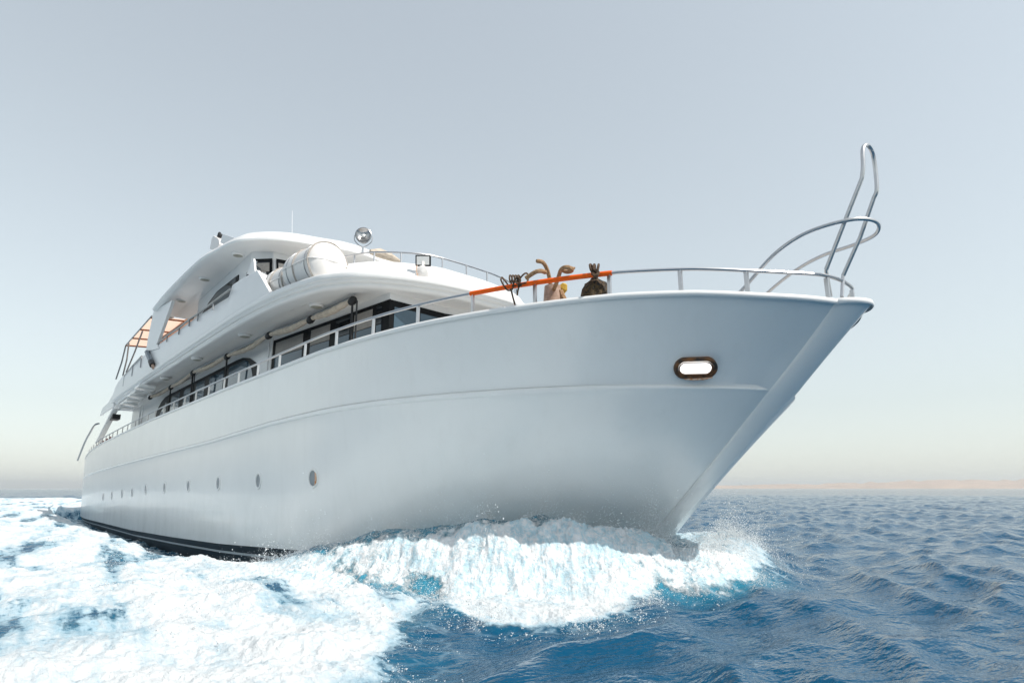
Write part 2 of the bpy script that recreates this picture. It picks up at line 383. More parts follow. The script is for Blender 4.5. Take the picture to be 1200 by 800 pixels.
# posts at the places the photograph shows them
def sheer_pt(px, py_=None, side=1):
    # intersection of the sight plane of image column px with the rail line
    best = None; P = offs(Ls, 0.06)
    py = np.interp(px, [85, 105, 173, 229, 302, 357, 437, 489, 554, 627, 714, 798, 968, 1000], [545, 527, 493, 470, 442, 418, 392, 378.6, 364, 353, 342, 337, 342, 345])
    r = ray(px, py)
    for i in range(len(P)-1):
        g0 = P[i][1]*r.x-P[i][0]*r.y; g1 = P[i+1][1]*r.x-P[i+1][0]*r.y
        if g0*g1 <= 0 and g0 != g1:
            k = g0/(g0-g1); return Vector(P[i])*(1-k)+Vector(P[i+1])*k
    return Vector(P[0])
postpx = [104.5, 107, 109.5, 112.5, 115, 119.5, 123.5, 127.5, 131.5, 137, 143, 149, 158, 165, 173, 181.6, 191.6, 203, 216, 229, 244, 262, 279, 301.5, 327, 357, 393.7, 437, 489.4, 553.8, 627, 714.5, 798, 876, 970]
for px_ in postpx:
    q = sheer_pt(px_)
    if q is None: continue
    for y in (q.y, 2*YC-q.y):
        m = MB(); m.box((q.x, y, q.z+0.15), (0.045, 0.03, 0.27)); m.build('rail_post', 'steel', rail, smooth=False)
# ---- orange sleeve, forward starboard
def rail_between(x0, x1):
    a_ = sheer_pt(x0); b_ = sheer_pt(x1); P = [Vector(q) for q in offs(Ls, 0.06) if a_.x < q[0] < b_.x]
    return [v+Vector((0, 0, .30)) for v in [a_]+P+[b_]]
m = MB(); m.tube(rail_between(551, 718), 0.032, 12)
setp(m.build('rail_sleeve', 'orange', boat), 'bright orange padded sleeve over the bow rail')
# ---- pulpit: forward hoop and tall inverted U
zh = 2.92+CAMZ
hoop = [aty(845, 365, 6.75), aty(872, 337, 6.8), aty(905, 300, 6.85), aty(935, 278, 6.95), aty(966, 265, 7.02), aty(1000, 257, 7.15), aty(1022, 258, 7.35),
        aty(1030, 265, 7.6), aty(1024, 276, 7.78), aty(1000, 287, 7.9), aty(965, 299, 8.02), aty(935, 315, 8.12), aty(905, 338, 8.2), aty(880, 362, 8.25)]
m = MB(); m.tube(crom(hoop, 6), 0.022, 10); pul = m.build('pulpit_hoop', 'steel', boat)
utube = [aty(968, 316, 7.15), aty(989, 262, 7.15), aty(1010, 209, 7.15), aty(1011.5, 195, 7.15), aty(1011, 178, 7.17), aty(1013, 171, 7.22), aty(1018, 171, 7.33),
         aty(1023, 181, 7.45), aty(1026, 200, 7.5), aty(1027.5, 222, 7.5), aty(1024, 232, 7.5), aty(1008, 278, 7.5), aty(988, 323, 7.5)]
up = [utube[0], utube[1], utube[2]]+crom(utube[2:11], 5)[1:-1]+[utube[10], utube[11], utube[12]]
m = MB(); m.tube(up, 0.024, 10); m.build('boarding_handle', 'steel', boat)
for s_, e_ in (((968, 316, 7.15), (973, 343, 7.25)), ((988, 323, 7.5), (986, 343, 7.42))):
    m = MB(); m.tube([aty(*s_), aty(*e_)+Vector((0, 0, -.05))], 0.022, 8); m.build('pulpit_leg', 'steel', pul)

# ------------------------------------------------------------------ upper deck slab with the moulded fascia
def const_plan(L, z): return [atz(x, y, z+CAMZ) for x, y in L]
def mono(P):                         # keep points forward of one another, finish on the centreline
    return [p for p in P if p.y < YC-0.05]
zu = lambda X, b_: CAMZ+b_+interp(X, [-45, -38, -30, -15, -10], [-0.25, -0.02, .06, 0, 0])
low = [(-38.5, 4.25), (-35.8, 4.08), (-30, 4.1), (-25, 4.1), (-19, 4.13), (-15.8, 4.18), (-13.66, 4.35), (-12.28, 4.63), (-11.83, 4.85), (-11.42, 5.16), (-11.15, 5.55), (-10.94, 6.0), (-10.8, 6.45), (-10.7, 6.95), (-10.66, YC)]
low = [(v.x, v.y) for v in crom([(x, y, 0) for x, y in low], 6)]
low[-1] = (low[-1][0], YC)
lowp = [(-38.5, 4.25), (-35.8, 4.08), (-30, 4.02), (-25, 4.0), (-19, 4.0), (-15.8, 4.0), (-13.6, 4.02), (-12.5, 4.1), (-11.8, 4.35), (-11.25, 4.8), (-10.95, 5.4), (-10.78, 6.0), (-10.70, 6.5), (-10.67, 7.0), (-10.66, YC)]
lowp = [(v.x, v.y) for v in crom([(x, y, 0) for x, y in lowp], 6)]; lowp[-1] = low[-1]
def ring(d, z):                      # the port quarter of the deck front is squarer than the starboard one beside the rafts
    P = offs([(x, y, 0) for x, y in low], d); P[-1] = (P[-1][0], YC, 0)
    Q = offs([(x, y, 0) for x, y in lowp], d); Q[-1] = P[-1]
    return [(x, y, zu(x, z)) for x, y, _ in P]+[(x, 2*YC-y, zu(x, z)) for x, y, _ in Q[::-1][1:]]
def joinp(A_, B_): return list(A_)+[(x, 2*YC-y, z) for x, y, z in list(B_)[::-1][1:]]
def halfring(d, z):
    r_ = ring(d, z); return r_[:len(low)], r_[len(low)-1:][::-1]
prof = [(0.55, 4.08), (0.22, 4.07), (0.15, 4.085), (0.11, 4.12), (0.10, 4.17), (0.065, 4.178), (0.045, 4.19), (0.025, 4.245), (0.0, 4.253), (-0.012, 4.27), (-0.012, 4.36), (0.0, 4.385), (0.03, 4.40), (0.12, 4.41), (0.3, 4.42)]
m = MB(); m.grid([ring(d, z) for d, z in prof]); ud = m.build('upper_deck', 'gel', boat, angle=50)
m = MB(); P = halfring(0.56, 4.082); P2 = halfring(0.29, 4.42)
for Q, Qp in (P, P2):
    m.grid([[(x+(a_[0]-x)*k/6, y+(a_[1]-y)*k/6, z) for k in range(7)] for (x, y, z), a_ in zip(Q, Qp)])
m.build('upper_deck_ceiling', 'soffit', ud)
m = MB(); e0 = [r[0] for r in [ring(d, z) for d, z in prof]]
e1 = [r[-1] for r in [ring(d, z) for d, z in prof]]
m.grid([[q_, r_] for q_, r_ in zip(e0, e1)]); m.build('aft_edge', 'gel', ud)
# round ceiling lamps below
def ceil_lamp(x, y, z, r, par):
    q_ = atz(x, y, z)
    m = MB(); m.lathe([(r*1.25, 0.02), (r*1.25, -0.02), (r, -0.05), (r*.85, -0.055)], q_, (0, 0, 1), 20); o = m.build('ceiling_lamp', 'gel', par)
    m = MB(); m.lathe([(r*.95, -0.053), (r*.5, -0.075), (0, -0.08)], q_, (0, 0, 1), 20); m.build('lens', 'fixture', o)
for x, y in [(371, 357.5), (287, 392.5), (231, 420), (194, 443), (169, 460), (149, 477), (134, 488)]:
    ceil_lamp(x, y, 4.08+CAMZ, .14, boat)

# ------------------------------------------------------------------ deck house under it
Zt = 4.09+CAMZ; Zd = 1.35+CAMZ
ZW = 3.92; cor = atz(457, 351, ZW+CAMZ); fr = atz(528, 370, ZW+CAMZ); sidef = atz(321, 399, ZW+CAMZ)
HP = [(-38, 5.25), (sidef.x-.6, sidef.y-.04), (cor.x-0.003, cor.y-0.002), (cor.x, cor.y+0.0), (fr.x+.05, YC)]
HW = [(x, y) for x, y in HP]+[(x, 2*YC-y) for x, y in HP[::-1][1:]]
m = MB(); m.grid([[(x, y, Zt+0.012) for x, y in HW], [(x+.0, y, Zd-0.3) for x, y in HW]])
m.add([(HW[0][0], HW[0][1], Zt), (HW[-1][0], HW[-1][1], Zt), (HW[-1][0], HW[-1][1], Zd-.3), (HW[0][0], HW[0][1], Zd-.3)], [(0, 1, 2, 3)])
house = m.build('deckhouse', 'gel', boat, angle=20)
def wallpt(seg, s, z, off=0.0):      # seg 0..: along the house side between HP[seg] and HP[seg+1]
    a_ = Vector((*HP[seg], 0)); b_ = Vector((*HP[seg+1], 0)); t = (b_-a_).normalized(); n_ = Vector((t.y, -t.x, 0))
    q_ = a_.lerp(b_, s)+n_*off; q_.z = z; return q_
def wall_hit(px, py, seg):
    a_ = Vector((*HP[seg], 0)); b_ = Vector((*HP[seg+1], 0)); t = b_-a_; r = ray(px, py)
    # a + s t = k r
    det = t.x*(-r.y)+t.y*r.x; s = (-a_.x*(-r.y)-a_.y*r.x)/det
    q_ = a_+t*s; k = q_.x/r.x; return s, r.z*k+CAMZ
def pane_poly(seg, pts, off, th, name, mm, par):    # pts: (s,z) on the wall
    a_ = Vector((*HP[seg], 0)); b_ = Vector((*HP[seg+1], 0)); t = (b_-a_).normalized(); n_ = Vector((t.y, -t.x, 0))
    return MB().prism([wallpt(seg, s, z, off) for s, z in pts], n_*th).build(name, mm, par, smooth=False)
zwt = ZW+CAMZ; zwb = 1.95+CAMZ
# forward side window: one black frame with three panes
s0, _ = wall_hit(321, 401, 1); s1 = 1.008
fw = pane_poly(1, [(s0, zwb), (s1, zwb), (s1, zwt), (s0, zwt)], 0.004, 0.02, 'window_band', 'frame', boat)
for xa, xb in ((325, 356), (365, 387), (394, 410), (415, 436), (441, 447)):
    sa, _ = wall_hit(xa, 400, 1); sb, _ = wall_hit(xb, 400, 1)
    pane_poly(1, [(sa, zwb+.1), (sb, zwb+.1), (sb, zwt-.5), (sa, zwt-.5)], 0.025, 0.006, 'pane', 'glass', fw)
    if xa not in (394, 441): pane_poly(1, [(sa, zwt-.48), (sb, zwt-.48), (sb, zwt-.09), (sa, zwt-.09)], 0.025, 0.006, 'blind', 'blind', fw)
    else: pane_poly(1, [(sa, zwt-.48), (sb, zwt-.48), (sb, zwt-.09), (sa, zwt-.09)], 0.025, 0.006, 'upper_pane', 'dglass', fw)
# front windows
fw2 = pane_poly(3, [(-.01, zwb), (1.0, zwb), (1.0, zwt), (-.01, zwt)], 0.004, 0.02, 'front_window_band', 'frame', boat)
for sa, sb in ((0.07, 0.5), (0.53, 0.97)):
    pane_poly(3, [(sa, zwb+.1), (sb, zwb+.1), (sb, zwt-.14), (sa, zwt-.14)], 0.026, 0.006, 'pane', 'glass', fw2)
m = MB(); m.prism([(x, 2*YC-y, z) for x, y, z in [wallpt(3, s, z, .004) for s, z in ((0, zwb), (1, zwb), (1, zwt), (0, zwt))]], (0.02, 0.004, 0)); m.build('front_window_band', 'frame', boat, smooth=False)
# arched side window
sA = wall_hit(181, 486, 0)[0]; sB = wall_hit(309, 440, 0)[0]
def arch(sa, sb, zb_, zt_, n=22):
    out = [(sa, zb_)]
    for i in range(n+1):
        t = i/n; e = 0.17
        k = 1.0
        if t < e: k = math.sin(math.acos(1-t/e)) if t > 0 else 0
        if t > 1-e: k = math.sin(math.acos(1-(1-t)/e)) if t < 1 else 0
        out.append((sa+(sb-sa)*t, zb_+(zt_-zb_)*(0.35+0.65*k)))
    return out+[(sb, zb_)]
ZAR = aty(284, 421, 5.4).z
aw = pane_poly(0, arch(sA, sB, zwb, ZAR), 0.004, 0.02, 'arched_window', 'frame', boat)
for xa, xb in ((190, 199), (204, 213), (218, 226), (231, 241), (246, 262), (268, 298)):
    sa = wall_hit(xa, 450, 0)[0]; sb = wall_hit(xb, 450, 0)[0]; zt_ = ZAR-.13
    kk = 1
    pts = [(sa, zwb+.1), (sb, zwb+.1), (sb, zt_), (sa, zt_)]
    if xa == 268: pts = [(sa, zwb+.1), (sb, zwb+.1)]+[(sa+(sb-sa)*(0.55+0.45*math.cos(t)), zwb+.6+(zt_-zwb-.6)*math.sin(t)) for t in np.linspace(0.15, 1.5, 8)]+[(sa, zt_)]
    if xa == 190: pts = [(sa, zwb+.1), (sb, zwb+.1), (sb, zt_-.1), (sa+(sb-sa)*.4, zt_-.5), (sa, zt_-.9)]
    pane_poly(0, pts, 0.025, 0.006, 'pane', 'glass', aw)
# vertical seams and corner pillar
for x_ in (314, 317.5, 175, 172):
    s = wall_hit(x_, 430, 0)[0]; m = MB(); a_ = wallpt(0, s, Zt-.05, .012); b_ = wallpt(0, s, Zd, .012); m.tube([a_, b_], .02, 6); m.build('wall_rib', 'gel', boat)
# aft side door and small dark things
s = wall_hit(168, 470, 0)[0]
pane_poly(0, [(s-.012, Zd), (s+.012, Zd), (s+.012, Zd+1.9), (s-.012, Zd+1.9)], .004, .02, 'side_door', 'deckm', boat)

# ------------------------------------------------------------------ rolled side curtains, their rail and black tie posts
cz = 3.5+CAMZ
def cpt(px, py): return atz(px, py, interp(px, [170, 260, 335, 415], [3.95, 3.88, 3.82, 3.88])+CAMZ)
crn = [(413, 354), (388, 366), (364, 376), (341, 386), (315, 394.5), (290, 408), (266, 419), (246, 428.5), (226, 438), (200, 455), (176, 466.5)]
pts = [cpt(*q_) for q_ in crn]
m = MB(); m.tube([q_+Vector((0, 0.02, 0.12)) for q_ in pts], .035, 8); crail = m.build('curtain_rail', 'dsteel', boat)
for i0, i1 in ((0, 2), (2, 4), (4, 6), (6, 8), (8, 9), (9, 10)):
    path = crom([pts[i] for i in range(i0, i1+1)], 8); n_ = len(path)
    path = [q_+Vector((0, 0, .05-(0.03 if i0 < 4 else .07)*math.sin(i/(n_-1)*math.pi)**2)) for i, q_ in enumerate(path)]
    m = MB(); m.tube(path, [0.035+(0.035+.012*(i0 < 4))*abs(math.sin(i/(n_-1)*math.pi))**.6+0.006*math.sin(i*2.1) for i in range(n_)], 10)
    m.build('rolled_curtain', 'canvas', crail)
for i in (0, 2, 4, 6, 8, 9, 10):
    q_ = pts[i]
    m = MB(); m.lathe([(0, -.09), (.07, -.09), (.09, -.03), (.09, .05), (.06, .09), (0, .09)], q_+Vector((0, 0, .03)), (0.8, .1, .3), 12)
    tie = m.build('curtain_tie', 'rubber', crail)
    if i in (0, 6, 8, 9):
        m = MB(); m.tube([q_, q_+Vector((0.02, 0.05, -2.2))], .028, 6)
        if i in (8, 0): m.tube([q_+Vector((.16, .03, 0)), q_+Vector((.18, 0.05, -2.2))], .02, 6)
        m.build('tie_post', 'rubber', tie)

# ------------------------------------------------------------------ upper deck bulwark (starboard and port), raked aft end, fin
YB = 4.12
def hit_plan(px, py, P):
    r = ray(px, py)
    for i in range(len(P)-1):
        g0 = P[i][1]*r.x-P[i][0]*r.y; g1 = P[i+1][1]*r.x-P[i+1][0]*r.y
        if g0*g1 <= 0 and g0 != g1:
            k = g0/(g0-g1); x = P[i][0]+(P[i+1][0]-P[i][0])*k; y = P[i][1]+(P[i+1][1]-P[i][1])*k
            return Vector((x, y, CAMZ+r.z*x/r.x))
    return aty(px, py, P[0][1])
lowext = [(-48, low[0][1])]+[(x, y) for x, y in low]
lowi = [(x, y) for x, y, _ in offs([(x, y, 0) for x, y in lowext], 0.05)]
topp = [hit_plan(x, y, lowi) for x, y in [(119, 486), (131, 464), (143.8, 440), (166, 418), (184, 404.5), (237, 366.8), (268, 347.5), (272.4, 333.3), (301, 316.3)]]
endp = hit_plan(316, 354.5, lowi)
xsB = [topp[0].x+(topp[6].x-topp[0].x)*i/40 for i in range(41)]+[topp[7].x+(topp[8].x-topp[7].x)*i/6 for i in range(7)]
txs = [q_.x for q_ in topp]; tzs = [q_.z for q_ in topp]
def bulw(side):
    m = MB(); rws = []
    for k, x in enumerate(xsB):
        ztop = float(np.interp(x, txs, tzs)); y = float(np.interp(x, [q_[0] for q_ in lowi], [q_[1] for q_ in lowi]))
        xb = x+(endp.x-topp[8].x)*max(0, (x+16.5)/(topp[8].x+16.5)) if x > -16.5 else x
        yb = float(np.interp(xb, [q_[0] for q_ in lowi], [q_[1] for q_ in lowi])); zb0 = zu(xb, 4.39)
        f = lambda y_: y_ if side < 0 else 2*YC-y_
        d = 0.09
        row = [(xb, f(yb), zb0)]+[(xb+(x-xb)*t, f(yb+(y-yb)*t), zb0+(ztop-zb0)*t) for t in (.5, .97)]+[(x, f(y+.015), ztop), (x, f(y+d-.015), ztop), (x, f(y+d), ztop-.02), (xb, f(yb+d), zb0)]
        rws.append(row)
    m.grid(rws)
    for r_ in (rws[0], rws[-1]): m.add(r_, [tuple(range(len(r_)))])
    return m.build('upper_bulwark', 'gel', boat, angle=40)
bwk = bulw(-1); bulw(1)
def slabY(poly, y0, th, name, mm, par):
    m = MB(); m.prism([Vector((q_.x, y0, q_.z)) for q_ in poly], (0, th, 0)); return m.build(name, mm, par, smooth=False)
FIN = [(171, 412), (173, 398), (180, 364), (201.6, 351.8), (199, 360), (184, 402), (186, 408)]
for yy in (YB, 2*YC-YB-.1):
    slabY([aty(x, y, YB) for x, y in FIN], yy, .10, 'roof_fin', 'gel', boat)
# white end wall of the bulwark, facing forward beside the raft
q1 = topp[8]; q2 = endp
m = MB(); m.prism([q1, q2, q2+Vector((-.1, 1.0, .1)), q1+Vector((-.15, 0.55, -.1))], (-.06, 0, 0)); m.build('bulwark_end', 'gel', bwk, smooth=False)
# hand rail on it
hr = [(184, 404), (196, 394), (210, 385), (222, 375), (232, 368.5), (250, 355), (270, 340)]
hp = [aty(x, y, YB+.02)+Vector((0, 0, .03)) for x, y in hr]
m = MB(); m.tube(hp, .03, 8); hrl = m.build('upper_rail', 'dsteel', boat)
for i in (1, 2, 3, 4, 5):
    m = MB(); m.tube([hp[i], hp[i]+Vector((0.03, 0, -.24))], .022, 6); m.build('rail_post', 'dsteel', hrl)
hr = [(146, 441), (156, 428.5), (166, 418)]
hp = [aty(x, y, YB+.02)+Vector((0, 0, .02)) for x, y in hr]
m = MB(); m.tube(hp, .04, 8); h2 = m.build('upper_rail', 'dsteel', boat)
for i in (0, 1, 2):
    m = MB(); m.tube([hp[i], hp[i]+Vector((0.1, 0, -.5))], .03, 6); m.build('rail_post', 'dsteel', h2)
# life-ring light holder (blue black tube) on the outside of the bulwark
m = MB(); a_ = aty(172.5, 412.5, YB-.05); b_ = aty(180, 431, YB-.05); m.tube([a_, a_.lerp(b_, .65)], .1, 8); tb = m.build('signal_tube', 'glass', boat)
m = MB(); m.tube([a_.lerp(b_, .62), a_.lerp(b_, .85)], .11, 8); m.build('cap', 'rubber', tb)
m = MB(); m.tube([a_.lerp(b_, .85), b_], .06, 8); m.build('bracket', 'bollard', tb)
# front bulwark of the upper deck, sloping back
ft = [(-16.5, 5.35), (-14.2, 5.38), (-13.1, 5.42), (-12.71, 5.55), (-12.38, 5.75), (-12.04, 6.05), (-11.84, 6.4), (-11.66, 6.8), (-11.54, 7.2), (-11.5, YC)]
fb = [(-16.5, 4.9), (-13.8, 4.85), (-12.65, 5.0), (-12.05, 5.25), (-11.65, 5.6), (-11.4, 5.98), (-11.2, 6.4), (-11.07, 6.8), (-10.98, 7.2), (-10.95, YC)]
ftp = [(v.x, v.y, CAMZ+interp(v.x, [-16.5, -14, -12.7], [4.75, 4.9, 5.0])) for v in crom([(x, y, 0) for x, y in ft], 5)]; ftp[-1] = (ftp[-1][0], YC, 5.0+CAMZ)
fbp = [(v.x, v.y, 4.39+CAMZ) for v in crom([(x, y, 0) for x, y in fb], 5)]; fbp[-1] = (fbp[-1][0], YC, 4.39+CAMZ)
ftq = [(-16.5, 4.05), (-14.2, 4.05), (-13.2, 4.12), (-12.6, 4.3), (-12.15, 4.65), (-11.85, 5.2), (-11.67, 5.83), (-11.58, 6.3), (-11.54, 6.8), (-11.5, YC)]
fbq = [(-16.5, 4.15), (-13.8, 4.1), (-12.75, 4.15), (-12.1, 4.35), (-11.6, 4.75), (-11.3, 5.3), (-11.12, 5.9), (-11.04, 6.4), (-10.98, 6.9), (-10.95, YC)]
ftr = [(v.x, v.y, CAMZ+interp(v.x, [-16.5, -14, -12.7], [4.75, 4.9, 5.0])) for v in crom([(x, y, 0) for x, y in ftq], 5)]; ftr[-1] = ftp[-1]
fbr = [(v.x, v.y, 4.39+CAMZ) for v in crom([(x, y, 0) for x, y in fbq], 5)]; fbr[-1] = fbp[-1]
def inw(P, d): return [(x-(d if y > 5.6 else d*.6), y+(d*.4 if y < 7 else 0) if y < YC else y, z) for x, y, z in P]
m = MB(); m.grid([joinp(fbp, fbr), joinp(mixp(fbp, ftp, .88), mixp(fbr, ftr, .88)), joinp(ftp, ftr), joinp(dz(inw(ftp, .05), .03), dz(inw(ftr, .05), .03)), joinp(dz(inw(ftp, .14), .03), dz(inw(ftr, .14), .03)), joinp(dz(inw(ftp, .18), -.3), dz(inw(ftr, .18), -.3))])
m.build('front_bulwark', 'gel', boat, angle=50)
# its rail
rl = [(-16.3, 5.55), (-14.6, 5.55), (-13.3, 5.62), (-12.9, 5.75), (-12.44, 6.0), (-12.1, 6.4), (-11.85, 6.8), (-11.72, 7.15), (-11.68, YC)]
rlp = [(v.x, v.y, 5.33+CAMZ) for v in crom([(x, y, 0) for x, y in rl], 5)]; rlp[-1] = (rlp[-1][0], YC, 5.33+CAMZ)
rlq = [(-16.3, 4.2), (-14.6, 4.2), (-13.3, 4.25), (-12.7, 4.4), (-12.3, 4.7), (-12.0, 5.2), (-11.82, 5.8), (-11.75, 6.3), (-11.70, 6.9), (-11.68, YC)]
rlr = [(v.x, v.y, 5.33+CAMZ) for v in crom([(x, y, 0) for x, y in rlq], 5)]; rlr[-1] = rlp[-1]
m = MB(); m.tube(joinp(rlp, rlr), .022, 8); fr_ = m.build('front_rail', 'steel', boat)
F_ = joinp(rlp, rlr)
for i in (16, 21, 27, 33, 40, 46, 52, 58, 64, 70):
    if i < len(F_):
        x, y, z = F_[i]; m = MB(); m.tube([(x, y, z), (x+.02, y, z-.36)], .022, 6); m.build('rail_post', 'steel', fr_)

# ------------------------------------------------------------------ bridge house and roof
zr = lambda X, b_: CAMZ+b_+interp(X, [-30, -27, -21, -17], [.0, .0, 0.0, 0])
RL = [(-27.6, 3.98), (-24.75, 3.94), (-20.8, 4.02), (-19.4, 4.2), (-18.24, 4.42), (-17.65, 4.78), (-17.2, 5.3), (-16.95, 5.85), (-16.8, 6.5), (-16.65, 7.1), (-16.62, YC)]
RL = [(v.x, v.y) for v in crom([(x, y, 0) for x, y in RL], 6)]; RL[-1] = (RL[-1][0], YC)
def rring(d, z):
    P = offs([(x, y, 0) for x, y in RL], d); P[-1] = (P[-1][0], YC, 0)
    return full([(x, y, zr(x, z)) for x, y, _ in P])
rp_ = [(0.9, 6.84), (0.3, 6.92), (0.05, 6.97), (0.0, 7.0), (0.0, 7.06), (0.06, 7.10), (0.12, 7.22), (0.35, 7.40), (0.9, 7.48)]
m = MB(); m.grid([rring(d, z) for d, z in rp_]); n_h = len(RL)
for d, z in ((0.9, 6.84), (0.9, 7.48)):
    Q = rring(d, z)[:n_h]
    m.grid([[(x, y+(2*YC-2*y)*k/6, z_+(.06*math.sin(k/6*math.pi))) for k in range(7)] for x, y, z_ in Q])
e0 = [rring(d, z)[0] for d, z in rp_]; m.grid([[q_, (q_[0], 2*YC-q_[1], q_[2])] for q_ in e0])
roof = m.build('bridge_roof', 'gel', boat, angle=40)
for x, y in [(279, 298), (240, 326.5), (213, 352), (198, 371)]: ceil_lamp(x, y, 6.90+CAMZ, .15, roof)
# bridge walls
BH = [(-24.5, 5.0), (-18.3, 5.0), (-17.6, 5.5), (-17.3, YC)]
zt2 = 6.88+CAMZ; zb2 = 4.42+CAMZ
BHt = [(x-(0.0 if y < 5.2 else 0.25), y, zt2) for x, y in BH]; BHb = [(x+(0.15 if x > -20 else 0)+(.35 if y > 5.3 else 0), y, zb2) for x, y in BH]
m = MB(); m.grid([full(BHt), full(BHb)]); m.add([BHt[0], (BHt[0][0], 2*YC-BHt[0][1], zt2), (BHb[0][0], 2*YC-BHb[0][1], zb2), BHb[0]], [(0, 1, 2, 3)])
bridge = m.build('bridge_house', 'gel', boat, angle=20)
wp = [aty(x, y, 4.98) for x, y in [(237, 368), (244.8, 354.5), (254.5, 341.5), (279.5, 322), (279, 328), (271, 345)]]
wp += [Vector((-19.7, 4.98, 5.2+CAMZ)), Vector((-22.9, 4.98, 5.2+CAMZ))]
bw = slabY(wp, 4.97, .03, 'bridge_side_window', 'frame', boat)
m = MB(); w2 = [q_.lerp(sum(wp, Vector())/len(wp), .1) for q_ in wp]; m.prism([Vector((q_.x, 4.96, q_.z)) for q_ in w2], (0, .01, 0)); m.build('pane', 'dglass', bw, smooth=False)
wp = [aty(x, y, 4.98) for x, y in [(289, 319.5), (297, 312.5), (299, 310), (306, 316), (306, 330), (289, 330)]]
slabY(wp, 4.975, .02, 'bridge_corner_window', 'dglass', boat)
# wind deflector wedge
wp = [aty(x, y, 4.6) for x, y in [(289, 321), (297, 303), (299, 322)]]
slabY(wp, 4.6, .05, 'deflector', 'gel', boat)
# raked bridge front windows
def bf(y, k):            # point on the raked front, k 0 bottom 1 top
    yy = y
    xt = np.interp(yy, [5.0, 5.5, YC], [BHt[1][0], BHt[2][0], BHt[3][0]]); xb = np.interp(yy, [5.0, 5.5, YC], [BHb[1][0], BHb[2][0], BHb[3][0]])
    return Vector((xb+(xt-xb)*k+.02, yy, zb2+(zt2-zb2)*k))
for ya, yb in ((5.08, 5.46), (5.56, 6.45), (6.55, 7.4), (7.6, 8.45), (8.55, 9.44)):
    P4 = [bf(ya, .45) if ya < YC else None]
    g = lambda y, k: bf(y, k) if y <= YC else Vector((bf(2*YC-y, k).x, y, bf(2*YC-y, k).z))
    m = MB(); m.prism([g(ya, .42), g(yb, .42), g(yb, .9), g(ya, .9)], (.03, -.01, 0)); w = m.build('bridge_window', 'frame', boat, smooth=False)
    m = MB(); m.prism([g(ya+.05, .46), g(yb-.05, .46), g(yb-.05, .86), g(ya+.05, .86)], (.045, -.015, .003)); m.build('pane', 'dglass', w, smooth=False)
    m = MB(); m.prism([g(ya+.06, .72), g(yb-.06, .72), g(yb-.06, .84), g(ya+.06, .84)], (.05, -.02, .003)); m.build('blind', 'strap', w, smooth=False)
# aft awning behind the fin with its frame
zaw = 6.75+CAMZ
aw_ = [aty(146, 404, 4.4), aty(181, 366, 4.4), aty(239, 360, 6.3), aty(168, 412, 6.6)]
A0 = Vector((-34.5, 4.3, 7.55)); 
cl = [aty(147.5, 404.5, 4.3), aty(178, 370, 4.3)]
P_ = []
for i in range(9):
    t = i/8; a_ = cl[0].lerp(cl[1], t)
    P_.append([(a_.x, a_.y+(2*YC-2*4.3)*k/12, a_.z+.12*math.sin(k/12*math.pi)) for k in range(13)])
m = MB(); m.grid(P_); awn = m.build('aft_awning', 'awning', boat)
for t in (0.02, .3, .6, .97):
    a_ = cl[0].lerp(cl[1], t); m = MB(); m.tube([(a_.x, a_.y+(2*YC-8.6)*k/12, a_.z+.12*math.sin(k/12*math.pi)-.04) for k in range(13)], .04, 6); m.build('awning_bar', 'wood', awn)
m = MB(); m.tube([cl[0], cl[1]], .035, 6)
for (a0, b0) in (((147.5, 404.5), (136, 444)), ((151, 402), (144, 440)), ((167, 388), (148, 436))): m.tube([aty(*a0, 4.3), aty(a0[0]*.45+b0[0]*.55+1.5, (a0[1]+b0[1])/2, 4.3), aty(*b0, 4.3)], .035, 6)
m.build('awning_frame', 'dsteel', awn)
# inner beam of the awning seen through the opening
for z_ in (0,):
    m = MB(); m.tube([aty(188, 397, 5.0), aty(226, 372, 5.0)], .05, 6); m.build('awning_bar', 'wood', awn)
m = MB(); m.prism([aty(186, 400, 5.6), aty(196, 376, 5.6), aty(207, 379, 5.6), aty(243, 361, 5.6), aty(230, 376, 5.6), aty(186, 410, 5.6)], (0, .03, 0)); m.build('awning_side', 'awning', awn, smooth=False)

# stairs pillar, aft
m = MB(); a_ = aty(131.5, 479, 4.1); b_ = aty(112, 518, 4.1); m.prism([a_+Vector((-.25, 0, 0)), a_+Vector((.35, 0, 0)), b_+Vector((.35, 0, 0)), b_+Vector((-.25, 0, 0))], (0, .25, 0)); m.build('raked_pillar', 'gel', boat, bevel=.03)
m = MB(); m.prism([aty(x, y, 4.15) for x, y in ((117, 487), (120, 478), (133, 466), (133, 476))], (0, .06, 0)); m.build('side_screen', 'gel', boat, smooth=False)
# white folded sun curtain stowed under the aft overhang
stw = None
for k in range(6):
    a_ = atz(139+k*4.5, 478-k*4.8, 3.9+CAMZ); m = MB(); m.box(a_+Vector((0, .25, 0)), (1.15, .6, .10+.02*(k % 2)), Matrix.Rotation(.12*(-1)**k, 3, 'X'))
    m.build('stowed_curtain', 'lamp', boat, bevel=.03)
m = MB(); a_ = atz(135, 489, 3.5+CAMZ); m.box(a_, (.9, .35, .25)); m.build('speaker_box', 'rubber', boat)
# stern tube
m = MB(); m.tube(crom([aty(91, 539, 3.95), aty(99, 519, 3.95), aty(106, 506, 3.95), aty(111, 498, 3.95), aty(116, 496, 4.1)], 5), .05, 6); m.build('stern_tube', 'dsteel', boat)
